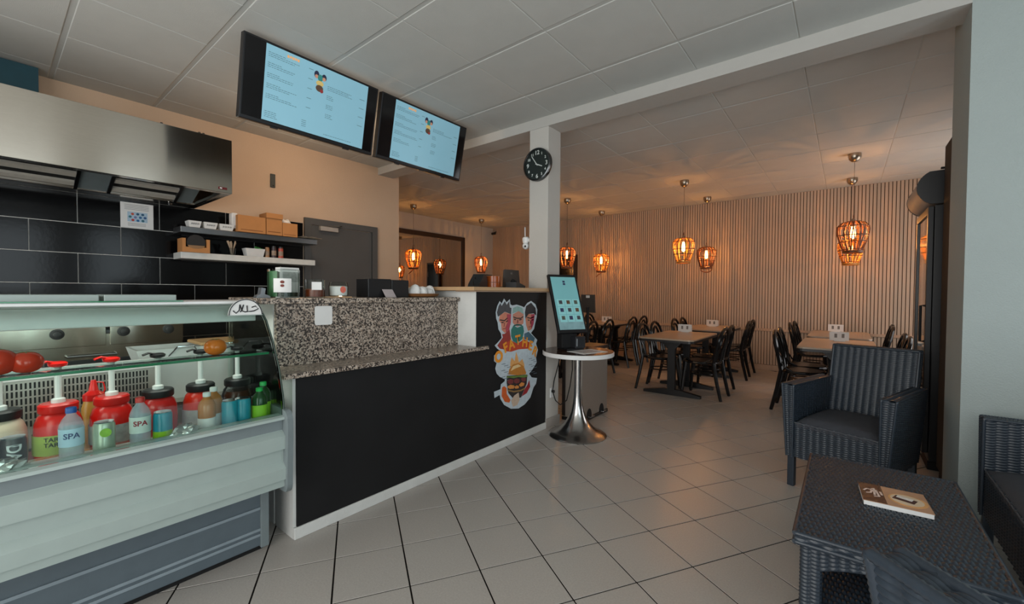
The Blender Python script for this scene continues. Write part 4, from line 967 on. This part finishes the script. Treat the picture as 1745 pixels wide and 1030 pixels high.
# ------------------------------------------------------------------ bamboo pendant lamps
def lamp(x, y, zc, label, bam, handle, tilt=0., seed=1):
    random.seed(seed)
    t = thing('pendant_lamp', label, 'lamp', (x, y, H), 0, 'bamboo pendant lamps in the dining room')
    MB().lathe([(.008, -.092), (.03, -.085), (.052, -.06), (.06, -.03), (.058, -.001)], n=24).build('canopy', NICKEL, t, True)
    dz = zc-H
    MB().tube([(0, 0, -.09), (0, 0, dz+.19)], .0022, 6).build('cord', M('cord_brown', '#4a3a2c', .7), t)
    MB().lathe([(.022, .10), (.026, .125), (.020, .165), (.012, .19)], (0, 0, dz), 16).build('socket', NICKEL, t, True)
    MB().lathe([(.004, -.035), (.020, -.02), (.024, .02), (.018, .07), (.013, .10)], (0, 0, dz), 14).build('bulb', BULB, t, True)
    prof = [(.060, .155), (.105, .142), (.138, .105), (.145, .06), (.138, .0), (.120, -.07), (.098, -.135), (.088, -.165)]
    sh = MB()
    N = 30
    for k in range(N):
        a = 2*pi*k/N + random.uniform(-.03, .03); wv = random.uniform(-.05, .05)
        sh.tube([((r*cos(a+wv*q))*1., r*sin(a+wv*q), dz+z) for q, (r, z) in enumerate(prof)], random.uniform(.0042, .0062), 5)
    shade = sh.build('shade_ribs', bam, t)
    for r, z in ((.060, .155), (.140, .10), (.137, .0), (.121, -.07), (.093, -.155)):
        MB().tube([((r+.003)*cos(2*pi*q/28), (r+.003)*sin(2*pi*q/28), dz+z) for q in range(28)], .005, 6, True).build('ring', BAMBOOD, shade)
    MB().lathe([(.088, -.165), (.093, -.168), (.093, -.195), (.088, -.197), (.083, -.19)], (0, 0, dz), 28, cap=False).build('foot_ring', bam if handle == 0 else BAMBOOD, t, True)
    MB().tube([(.0, -.012, dz+.185), (.0, -.02, dz+.22), (.0, .012, dz+.235), (.0, .02, dz+.20)], .004, 6).build('hook', BAMBOOD, t)
    if handle == 1:   # carrying hoop hanging under the shade
        MB().tube([(.085*cos(a), .085*sin(a)*.4, dz-.195-.045*abs(sin(a))-.01) for a in [pi*q/12 for q in range(13)]], .008, 6).build('carry_hoop', BAMBOOD, t)
    if handle == 2:
        MB().tube([(.02, 0, dz-.19), (-.04, -.02, dz-.24), (-.09, -.03, dz-.28)], .009, 6).build('carry_stick', BAMBOOD, t)
    l = bpy.data.lights.new('bulb_light', 'POINT'); l.energy = 60; l.color = (1., .40, .10); l.shadow_soft_size = .03
    lo = bpy.data.objects.new('bulb_light', l); COL.objects.link(lo); lo.parent = t; lo.location = (0, 0, dz+.03)
    return t
lamp(-6.14, 4.845, 1.835, 'bamboo pendant lamp with hanging stick beside the framed mirror', BAMBOO, 2, seed=1)
lamp(-6.175, 6.687, 1.84, 'bamboo pendant lamp above the amber jar on the wooden counter', BAMBOOD, 0, seed=2)
lamp(-3.672, 6.09, 1.832, 'bamboo pendant lamp just right of the pillar above the kiosk', BAMBOOD, 0, seed=3)
lamp(-3.692, 7.39, 1.822, 'pale bamboo pendant lamp with slanted stick left of the dining middle', BAMBOO, 2, seed=4)
lamp(-1.787, 6.088, 1.845, 'bright pale bamboo pendant lamp over the middle dining table', BAMBOO, 0, seed=5)
lamp(-1.790, 7.334, 1.830, 'dark bamboo pendant lamp with a hoop, right beside the bright pale one', BAMBOOD, 1, seed=6)
lamp(.05, 6.073, 1.888, 'dark bamboo pendant lamp in front, at the far right near the cooler', BAMBOOD, 0, seed=7)
lamp(.04, 7.315, 1.822, 'bamboo pendant lamp mostly hidden behind the far right front one', BAMBOO, 0, seed=8)

# framed mirror and dark picture
mr = thing('wall_mirror', 'large mirror in a dark wooden frame on the dining room left wall', 'mirror', (XL+.002, 5.65, 1.72))
MB().box(0, .012, -1.15, 1.10, -.66, .66).build('mirror_glass', MIRROR, mr)
MB().box(0, .035, -1.24, 1.19, .66, .75, .004).build('frame_rail', FRAMEW, mr); MB().box(0, .035, -1.24, 1.19, -.75, -.66, .004).build('frame_rail', FRAMEW, mr)
MB().box(0, .035, 1.10, 1.19, -.66, .66, .004).build('frame_stile', FRAMEW, mr); MB().box(0, .035, -1.24, -1.15, -.66, .66, .004).build('frame_stile', FRAMEW, mr)
bp = thing('wall_cabinet', 'dark square wall cabinet on the slatted wall behind a lamp', 'cabinet', (-4.71, YB-.017, 1.70))
MB().box(-.26, .25, -.10, 0, -.36, .34, .006).build('cabinet_shell', FRAMEW, bp); MB().box(-.22, .21, -.104, -.10, -.32, .30, .002).build('door_panel', BGLOSS, bp); MB().tube([(.17, -.104, -.05), (.17, -.118, -.05), (.17, -.118, .08), (.17, -.104, .08)], .005).build('handle', DSTEEL, bp)
bc = thing('ceiling_camera', 'small black security camera high in the dining room corner', 'camera', (XL+.11, YB-.09, 2.66))
MB().tube([(-.0, .02, .03), (0, .07, .05)], .012).build('bracket', BLACKM, bc); MB().lathe([(.028, -.05), (.030, -.045), (.030, .05), (.02, .055)], (0, -.02, 0), 14, 'x').build('barrel', BLACK, bc); MB().lathe([(.018, .055), (.015, .058)], (0, -.02, 0), 12, 'x').build('lens', BGLOSS, bc)

# ------------------------------------------------------------------ dining tables
def dtable(label, x, y, first=[None]):
    if first[0] is None:
        t = thing('dining_table', label, 'table', (x, y, 0), 0, 'dining tables by the slatted wall')
        w, l = .315, .58
        MB().prism(rrect(-w, w, -l, l, .05, 4), .688, .704).build('tabletop', TTOP, t)
        MB().prism(rrect(-w-.004, w+.004, -l-.004, l+.004, .052, 4), .662, .688).build('edge_frame', BLACK, t)
        for s in (-1, 1):
            yy = s*.30
            MB().prism([(-.045, .03), (.045, .03), (.042, .56), (.13, .655), (.13, .662), (-.13, .662), (-.13, .655), (-.042, .56)], yy-.025, yy+.025, 'y').build('pedestal', BLACK, t)
            MB().prism([(-.335, 0), (-.335, .03), (-.10, .07), (.10, .07), (.335, .03), (.335, 0)], yy-.028, yy+.028, 'y').build('foot', BLACK, t)
        MB().box(-.02, .02, -.275, .275, .60, .65).build('stretcher', BLACK, t)
        index_kids(t); first[0] = t; return t
    return copy_tree(first[0], label, (x, y, 0))
RX = (-3.33, -1.63, -.06)
dtable('pale topped dining table behind the kiosk, nearer one', RX[0], 5.50)
dtable('pale topped dining table behind the kiosk, against the slatted wall', RX[0], 6.98)
dtable('pale topped dining table in the middle of the room, nearest the camera', RX[1], 5.46)
dtable('pale topped dining table in the middle row, against the slatted wall', RX[1], 7.02)
dtable('pale topped dining table behind the wicker armchair, nearer one', RX[2], 5.62)
dtable('pale topped dining table behind the wicker armchair, against the slatted wall', RX[2], 7.02)

def make_chair():
    t = thing('dining_chair', 'x', 'chair', (0, 0, 0), 0, 'black bentwood chairs at the dining tables')
    # front is +x
    SZ = .425
    seat = [(.20*cos(a)*(1.03 if cos(a) > 0 else .95), .195*sin(a)) for a in [2*pi*k/28 for k in range(28)]]
    MB().prism([(x*.9, y*.9) for x, y in seat], SZ-.004, SZ+.006).build('seat', CHAIRB, t)
    MB().tube([(x, y, SZ-.008) for x, y in seat], .016, 8, True).build('seat_ring', CHAIRB, t)
    def hoop(wd, top, lean, n=18):
        P = []
        for k in range(n+1):
            a = pi*k/n; P.append((-.165-lean*(.55+.45*sin(a)), wd*cos(a)*(1-.0*sin(a)), top-.17+.17*sin(a)))
        return P
    ou = [(-.165, .165, SZ-.02), (-.19, .175, .56)] + [(q[0], q[1], q[2]) for q in hoop(.178, .825, .085)] + [(-.19, -.175, .56), (-.165, -.165, SZ-.02)]
    MB().tube(ou, .0185, 8).build('back_hoop', CHAIRB, t, True)
    inn = [(-.17, .085, SZ)] + [(-.19, .09, .56)] + hoop(.095, .760, .075, 14) + [(-.19, -.09, .56), (-.17, -.085, SZ)]
    MB().tube(inn, .015, 8).build('inner_hoop', CHAIRB, t, True)
    for s in (-1, 1):
        MB().tube([(-.165, s*.165, SZ), (-.20, s*.17, .22), (-.25, s*.175, 0)], [.022, .021, .017], 8).build('leg', CHAIRB, t, True)
        MB().tube([(.15, s*.135, SZ-.01), (.175, s*.155, .2), (.19, s*.17, 0)], [.024, .021, .017], 8).build('leg', CHAIRB, t, True)
        MB().tube([(-.17, s*.165, .52), (-.135, s*.175, .46), (-.06, s*.185, SZ)], .009, 6).build('bracket', CHAIRB, t, True)
    MB().tube([(.13*cos(a), .13*sin(a), .27) for a in [2*pi*k/24 for k in range(24)]], .008, 6, True).build('leg_ring', CHAIRB, t, True)
    index_kids(t)
    return t
ch0 = make_chair(); used = [False]
def chair(label, x, y, rz):
    if not used[0]:
        used[0] = True; ch0['label'] = label; ch0.location = (x, y, 0); ch0.rotation_euler = (0, 0, rz); return ch0
    return copy_tree(ch0, label, (x, y, 0), rz)
nm = ['row behind the kiosk', 'middle row', 'row behind the armchair']
pos = ['nearest the camera', 'second from the camera', 'third from the camera', 'by the slatted wall']
random.seed(12)
dat = {0: ((-3.80, (5.30, 5.82, 6.73, 7.20)), (-2.815, (5.30, 5.82, 6.74, 7.18))),
       1: ((-2.04, (5.38, 5.84, 6.74, 7.20)), (-1.15, (5.37, 5.80, 6.84, 7.27))),
       2: ((-.53, (5.36, 5.80, 6.94, 7.37)), (.42, (5.36, 5.80, 7.01, 7.44)))}
for r in range(3):
    for side, (bx, ys) in enumerate(dat[r]):
        for k, y in enumerate(ys):
            rz = (0 if side == 0 else pi) + random.uniform(-.05, .05)
            x = bx + (.19 if side == 0 else -.19) + random.uniform(-.012, .012)
            chair('black bentwood chair, %s side of the %s, %s' % (('left', 'right')[side], nm[r], pos[k]), x, y, rz)

def holder(label, x, y, rz):
    t = thing('napkin_holder', label, 'napkin holder', (x, y, .7042), rz, 'napkin and menu holders on the tables')
    MB().box(-.05, .05, -.03, .03, 0, .01, .002).build('base', WPLAST, t)
    MB().box(-.085, .085, -.022, -.019, .008, .105).build('menu_card', PAPER, t); MB().box(-.085, .085, .019, .022, .008, .10).build('menu_card', PAPER, t)
    MB().box(-.06, .06, -.015, .015, .01, .085, .004).build('napkins', PAPER, t)
    for a in (-.045, .02): MB().box(a, a+.025, -.0226, -.022, .04, .085).build('print_block', M('print_mid', '#77736f', .7, var=.3, scale=80), t)
holder('white napkin and menu holder on the nearest middle table', -1.70, 5.92, .1)
holder('white napkin and menu holder on the middle table by the slatted wall', -1.66, 7.25, -.1)
holder('white napkin and menu holder on the right row table behind the armchair', -.05, 5.95, .15)
holder('white napkin and menu holder on the right row table by the slatted wall', -.10, 7.42, -.05)
holder('white napkin and menu holder on the left row table behind the kiosk', -3.35, 6.95, .1)

# ------------------------------------------------------------------ drinks cooler and tall cabinet at the opening
cf = thing('drinks_cooler', 'black upright drinks cooler with glass door and curved illuminated header', 'cooler', (.80, 4.39, 0))
MB().box(-.33, .32, -.30, .31, .06, 1.85, .006).build('cooler_body', BLACK, cf)
MB().box(-.33, .32, -.28, .29, 0, .06).build('plinth', BLACKM, cf)
dr = MB().box(-.362, -.332, -.30, -.255, .12, 1.84, .003).box(-.362, -.332, .265, .31, .12, 1.84, .003).box(-.362, -.332, -.255, .265, .12, .17, .002).box(-.362, -.332, -.255, .265, 1.79, 1.84, .002).build('door_frame', BLACK, cf)
MB().box(-.352, -.346, -.255, .265, .17, 1.79).build('door_glass', M('cooler_glass', '#b0b5b3', .04, .92, var=.05), dr)
MB().box(-.3635, -.362, -.30, .31, .105, .118).build('chrome_strip', CHROME, dr)
MB().tube([(-.362, -.275, .9), (-.385, -.275, .9), (-.385, -.275, 1.15), (-.362, -.275, 1.15)], .008).build('handle', BLACKM, dr)
hp = [(-.33, 1.855), (-.36, 1.86)] + arc(-.30, 1.97, .125, -2.2, -4.2, 12) + [(-.20, 2.085), (.10, 2.085), (.10, 1.855)]
MB().prism(hp, -.31, -.295, 'y').build('header_cheek', BLACK, cf); MB().prism(hp, .295, .31, 'y').build('header_cheek', BLACK, cf)
MB().prism([(x*.985-.004, (z-1.97)*.97+1.97) for x, z in hp], -.295, .295, 'y').build('header_sign', M('header_pale', '#a89d95', .6, var=.06), cf, True, 50)
MB().tube([(-.22, -.2, 2.085), (-.22, -.2, 2.17)], .012).box(-.30, -.19, -.26, -.24, 2.10, 2.112).build('cable_hook', BLACKM, cf)
tc_ = thing('tall_cabinet', 'tall black cabinet squeezed between the white wall end and the cooler', 'cabinet', (.80, 3.84, 0))
MB().box(-.29, .30, -.24, .14, .05, 2.225, .006).build('cabinet_shell', BLACK, tc_); MB().box(-.29, .30, -.22, .12, 0, .05).build('plinth', BLACKM, tc_)
MB().box(-.302, -.29, -.235, .135, .07, 2.21, .003).build('door_panel', BLACKM, tc_)
# ------------------------------------------------------------------ woven rattan furniture
def weave(mb, P00, P10, P11, P01, cw=.037, ch=.0125, amp=.0065):
    """bilinear patch with a basket weave of bulging strands; rows run along the first edge"""
    P = [np.array(p, float) for p in (P00, P10, P11, P01)]
    n = np.cross(P[1]-P[0], P[3]-P[0]); n /= np.linalg.norm(n)
    W = (np.linalg.norm(P[1]-P[0])+np.linalg.norm(P[2]-P[3]))/2; Hh = (np.linalg.norm(P[3]-P[0])+np.linalg.norm(P[2]-P[1]))/2
    nc = max(1, round(W/cw)); nr = max(2, round(Hh/ch)); su, sv = 4, 4
    nu, nvv = nc*su, nr*sv
    u = np.linspace(0, 1, nu+1); v = np.linspace(0, 1, nvv+1)
    U, V = np.meshgrid(u, v)
    col = np.minimum((U*nc).astype(int), nc-1)
    h = amp*np.abs(np.sin(np.pi*U*nc))**.6*np.abs(np.sin(np.pi*(V*nr + .5*(col % 2))))**.8
    pos = ((1-U)*(1-V))[..., None]*P[0] + (U*(1-V))[..., None]*P[1] + (U*V)[..., None]*P[2] + ((1-U)*V)[..., None]*P[3] + h[..., None]*n
    b = len(mb.v); mb.v += [tuple(q) for q in pos.reshape(-1, 3).tolist()]
    st = nu+1
    i = np.arange(nvv)[:, None]*st + np.arange(nu)[None]; i = i.reshape(-1) + b
    mb.f += np.stack([i, i+1, i+st+1, i+st], 1).tolist()
    return mb
def wmesh(mb, name, mat, parent):
    me = bpy.data.meshes.new(name); me.from_pydata(mb.v, [], mb.f); me.materials.append(mat)
    me.polygons.foreach_set('use_smooth', [True]*len(me.polygons)); return link(name, me, parent)
def braid(mb, pts, r, n=8, closed=False, pitch=.010, amp=.0007):
    """edge binding: tube with wrapped strands"""
    P = [Vector(p) for p in pts]; out = []; rad = []
    for a, b in zip(P[:-1], P[1:]):
        k = max(1, int((b-a).length/pitch*2))
        for q in range(k): out.append(a.lerp(b, q/k)); rad.append(r + (amp if len(out) % 2 else -amp))
    out.append(P[-1]); rad.append(r)
    return mb.tube(out, rad, n)
def wchair(label, loc, rz, hw=.262, name='wicker_armchair', cat='armchair'):
    t = thing(name, label, cat, loc, rz, 'woven rattan seats round the low table')
    # front is -y ; width 0.58, arms 0.65 high, back 0.87
    ti = .046
    fy, by = -.29, .24
    AZ, SZ, AB = .645, .395, .19
    # arms
    for s in (-1, 1):
        core = MB(); xo, xi = s*hw, s*(hw-ti)
        x0, x1 = min(xo, xi)+.004, max(xo, xi)-.004
        core.box(x0+(.012 if s < 0 else 0), x1-(.012 if s > 0 else 0), fy+.004, by, AB, AZ-.008)
        arm = core.build('arm', WICKD, t)
        wv = MB()
        fl = .02*s   # flared outward at the top
        bot = .014
        if s > 0:
            weave(wv, (xo-bot, fy, AB), (xo-bot, by+.05, AB), (xo+fl, by+.05, AZ), (xo+fl, fy, AZ))
            weave(wv, (xi, by+.03, SZ), (xi, fy, SZ), (xi, fy, AZ), (xi, by+.03, AZ))
        else:
            weave(wv, (xo+bot, by+.05, AB), (xo+bot, fy, AB), (xo+fl, fy, AZ), (xo+fl, by+.05, AZ))
            weave(wv, (xi, fy, SZ), (xi, by+.03, SZ), (xi, by+.03, AZ), (xi, fy, AZ))
        a, b = (xi, xo+fl) if s > 0 else (xo+fl, xi)
        weave(wv, (xi if s > 0 else xo+bot, fy, AB), (xo-bot if s > 0 else xi, fy, AB), (b, fy, AZ), (a, fy, AZ), cw=.03)
        weave(wv, (a, fy, AZ), (b, fy, AZ), (b, by+.04, AZ), (a, by+.04, AZ), cw=.03)
        wmesh(wv, 'arm_weave', WICK, arm)
        bd = MB(); e = .007
        for xx, xb in ((a, xi if s > 0 else xo+bot), (b, xo-bot if s > 0 else xi)): braid(bd, [(xb, fy, AB), (xx, fy, AZ), (xx, by+.04, AZ)], e)
        bd.build('edge_binding', WICK, arm, True, 80)
    # front apron and low back
    ap = MB().box(-hw+ti, hw-ti, fy+.012, fy+.03, AB+.02, SZ-.004).build('apron', WICKD, t)
    wmesh(weave(MB(), (-hw+ti, fy+.01, AB), (hw-ti, fy+.01, AB), (hw-ti, fy+.01, SZ+.02), (-hw+ti, fy+.01, SZ+.02)), 'apron_weave', WICK, ap)
    MB().box(-hw+ti, hw-ti, fy+.03, by, SZ-.04, SZ-.012).build('seat_deck', WICKD, t)
    # backrest: leans back and widens
    b0, b1 = by-.01, by+.115
    w0, w1 = hw-ti+.008, hw-.035
    ZB, ZT = .33, .865
    th = .045
    cv = [(-w0, b0+.012, ZB), (w0, b0+.012, ZB), (w1, b1+.012, ZT-.01), (-w1, b1+.012, ZT-.01), (-w0, b0+th-.012, ZB), (w0, b0+th-.012, ZB), (w1, b1+th-.012, ZT-.01), (-w1, b1+th-.012, ZT-.01)]
    bk = MB().add(cv, [(0,1,2,3), (4,7,6,5), (0,4,5,1), (1,5,6,2), (2,6,7,3), (3,7,4,0)]).build('backrest', WICKD, t)
    wv = MB()
    weave(wv, (-w0, b0, ZB), (w0, b0, ZB), (w1, b1, ZT), (-w1, b1, ZT))
    weave(wv, (w0, b0+th, ZB-.2), (-w0, b0+th, ZB-.2), (-w1, b1+th, ZT), (w1, b1+th, ZT))
    weave(wv, (-w1, b1, ZT), (w1, b1, ZT), (w1, b1+th, ZT), (-w1, b1+th, ZT))
    weave(wv, (w0, b0, ZB), (w0, b0+th, ZB), (w1, b1+th, ZT), (w1, b1, ZT))
    weave(wv, (-w0, b0+th, ZB), (-w0, b0, ZB), (-w1, b1, ZT), (-w1, b1+th, ZT))
    wmesh(wv, 'back_weave', WICK, bk)
    bd = MB()
    for yy in (0, th):
        braid(bd, [(-w0, b0+yy, ZB), (-w1, b1+yy, ZT), (w1, b1+yy, ZT), (w0, b0+yy, ZB)], .009)
    bd.build('edge_binding', WICK, bk, True, 80)
    for sx in (-1, 1):
        for yy in (fy+.022, by+.02):
            MB().obox(sx*(hw-.036), yy, 0, .24, .038, .038, 0, .004).build('leg', WICK, t)
    # cushion with soft edges
    bm = bmesh.new(); bmesh.ops.create_grid(bm, x_segments=16, y_segments=16, size=1)
    for v in bm.verts:
        x, y = v.co.x, v.co.y; e = (1-abs(x)**6)*(1-abs(y)**6)
        v.co = Vector((x*(hw-ti-.006), (fy+by)/2+.002 + y*((by-fy)/2-.008), SZ + .012 + .038*e**.5 + .010*(1-x*x)*(1-y*y)))
    top = [v for v in bm.verts]
    me = bpy.data.meshes.new('cushion'); bm.to_mesh(me); bm.free(); me.materials.append(CUSH)
    for p in me.polygons: p.use_smooth = True
    cu = link('cushion', me, t)
    MB().box(-hw+ti+.008, hw-ti-.008, fy+.006, by-.01, SZ-.012, SZ+.016, .006).build('cushion_base', CUSH, cu)
    MB().tube([(-hw+ti+.006, fy+.007, SZ+.014), (hw-ti-.006, fy+.007, SZ+.014)], .004, 6).build('piping', M('piping_grey', '#4a4c51', .8), cu)
    return t
wchair('black wicker armchair with grey cushion standing in the opening beside the white wall', (.047, 3.396, 0), radians(-18))
wchair('black wicker sofa against the white wall, cut off by the right picture edge', (.80, 2.40, 0), radians(-91), .55, 'wicker_sofa', 'sofa')
wchair('black wicker armchair backrest nearest the camera at the bottom edge', (.48, .86, 0), radians(133))

ctb = thing('coffee_table', 'low black wicker coffee table with arched apron and open shelf', 'table', (.127, 2.08, 0))
hx, hy, TZ = .243, .432, .44
core = MB().box(-hx+.004, hx-.004, -hy+.004, hy-.004, TZ-.03, TZ-.004).build('tabletop', WICKD, ctb)
wv = weave(MB(), (-hx, hy, TZ), (-hx, -hy, TZ), (hx, -hy, TZ), (hx, hy, TZ), cw=.030, ch=.0150, amp=.007)
weave(wv, (-hx, -hy, TZ-.03), (hx, -hy, TZ-.03), (hx, -hy, TZ), (-hx, -hy, TZ)); weave(wv, (hx, hy, TZ-.03), (-hx, hy, TZ-.03), (-hx, hy, TZ), (hx, hy, TZ))
weave(wv, (-hx, hy, TZ-.03), (-hx, -hy, TZ-.03), (-hx, -hy, TZ), (-hx, hy, TZ)); weave(wv, (hx, -hy, TZ-.03), (hx, hy, TZ-.03), (hx, hy, TZ), (hx, -hy, TZ))
wmesh(wv, 'top_weave', WICK, core)
bd = MB()
for z in (TZ-.002, TZ-.03): braid(bd, [(-hx, -hy, z), (hx, -hy, z), (hx, hy, z), (-hx, hy, z), (-hx, -hy, z)], .008)
bd.build('edge_binding', WICK, core, True, 80)
ix, iy = hx-.018, hy-.018
for axis, s in (('y', -1), ('y', 1), ('x', -1), ('x', 1)):
    half = ix if axis == 'y' else iy; at = s*(iy if axis == 'y' else ix)
    N = 14; apn = MB(); wv = MB()
    lw = half-.045
    for k in range(N):
        a0, a1 = -lw+2*lw*k/N, -lw+2*lw*(k+1)/N
        z0, z1 = (TZ-.115 + .045*(1-(a/lw)**2) for a in (a0, a1))
        def pt(a, z, o=0): return (a, at-s*o, z) if axis == 'y' else (at-s*o, a, z)
        flip = (axis == 'y') == (s > 0)
        q = [pt(a0, z0), pt(a1, z1), pt(a1, TZ-.03), pt(a0, TZ-.03)]
        if flip: q = [q[1], q[0], q[3], q[2]]
        weave(wv, *q, cw=.032)
        apn.add([pt(a0, z0+.002, .004), pt(a1, z1+.002, .004), pt(a1, TZ-.03, .004), pt(a0, TZ-.03, .004), pt(a0, z0+.002, .018), pt(a1, z1+.002, .018), pt(a1, TZ-.03, .018), pt(a0, TZ-.03, .018)], [(0,1,2,3), (4,7,6,5), (0,4,5,1), (1,5,6,2), (2,6,7,3), (3,7,4,0)])
    a = apn.build('apron', WICKD, ctb); wmesh(wv, 'apron_weave', WICK, a)
for sx in (-1, 1):
    for sy in (-1, 1):
        x0, x1 = sorted((sx*ix, sx*(ix-.05))); y0, y1 = sorted((sy*iy, sy*(iy-.05)))
        lg = MB().box(x0+.004, x1-.004, y0+.004, y1-.004, 0, TZ-.03).build('leg', WICKD, ctb)
        wv = MB()
        weave(wv, (x0, y0, 0), (x1, y0, 0), (x1, y0, TZ-.03), (x0, y0, TZ-.03), cw=.025); weave(wv, (x1, y1, 0), (x0, y1, 0), (x0, y1, TZ-.03), (x1, y1, TZ-.03), cw=.025)
        weave(wv, (x0, y1, 0), (x0, y0, 0), (x0, y0, TZ-.03), (x0, y1, TZ-.03), cw=.025); weave(wv, (x1, y0, 0), (x1, y1, 0), (x1, y1, TZ-.03), (x1, y0, TZ-.03), cw=.025)
        wmesh(wv, 'leg_weave', WICK, lg)
shf = MB().box(-ix+.05, ix-.05, -iy+.01, iy-.01, .19, .205).build('lower_shelf', WICKD, ctb)
wv = weave(MB(), (-ix+.05, iy-.01, .207), (-ix+.05, -iy+.01, .207), (ix-.05, -iy+.01, .207), (ix-.05, iy-.01, .207), cw=.03, ch=.014)
weave(wv, (-ix+.05, -iy+.008, .18), (ix-.05, -iy+.008, .18), (ix-.05, -iy+.008, .207), (-ix+.05, -iy+.008, .207))
wmesh(wv, 'shelf_weave', WICK, shf)

mz = thing('magazine', 'dessert brochure with brown cover lying on the wicker coffee table', 'booklet', (.155, 2.118, .4445), radians(4))
MB().box(-.094, .094, -.088, .088, 0, .016).build('page_block', PAPER, mz)
cv = MB().box(-.096, .096, -.089, .089, .016, .018).build('cover', M('cover_peach', '#a98266', .4, var=.1), mz)
MB().box(-.096, -.028, -.089, .089, .018, .0186).build('brown_panel', M('cover_brown', '#3c241c', .4), cv)
MB().lathe([(.055, .018), (.055, .0188)], (.038, -.012, 0), 26).build('plate_print', M('plate_tan', '#c9955f', .4, var=.15, scale=40), cv)
MB().lathe([(.047, .0188), (.047, .0192)], (.036, -.010, 0), 26).build('plate_inner', M('plate_cream', '#c7b399', .4), cv)
MB().obox(.03, -.008, .0192, .0196, .062, .04, -.4).build('cake_print', M('cake_dark', '#3a1c1f', .5, var=.4, scale=90), cv)
MB().obox(.032, .004, .0196, .02, .045, .022, -.4).build('cream_print', M('cake_cream', '#cfcac4', .5, var=.2, scale=90), cv)
mb = MB()
for pts in ([(-.085, .01), (-.075, .03), (-.06, .025), (-.066, -.005), (-.08, -.012)], [(-.06, .035), (-.052, .045), (-.056, -.02)], [(-.064, .012), (-.044, .016)], [(-.048, .03), (-.044, -.03), (-.06, -.034)], [(-.036, .02), (-.034, -.01)]):
    mb.tube([(x, y, .0192) for x, y in pts], .0035, 6, flat=.25)
mb.build('cover_lettering', M('letter_pink', '#cfb9ae', .5), cv)
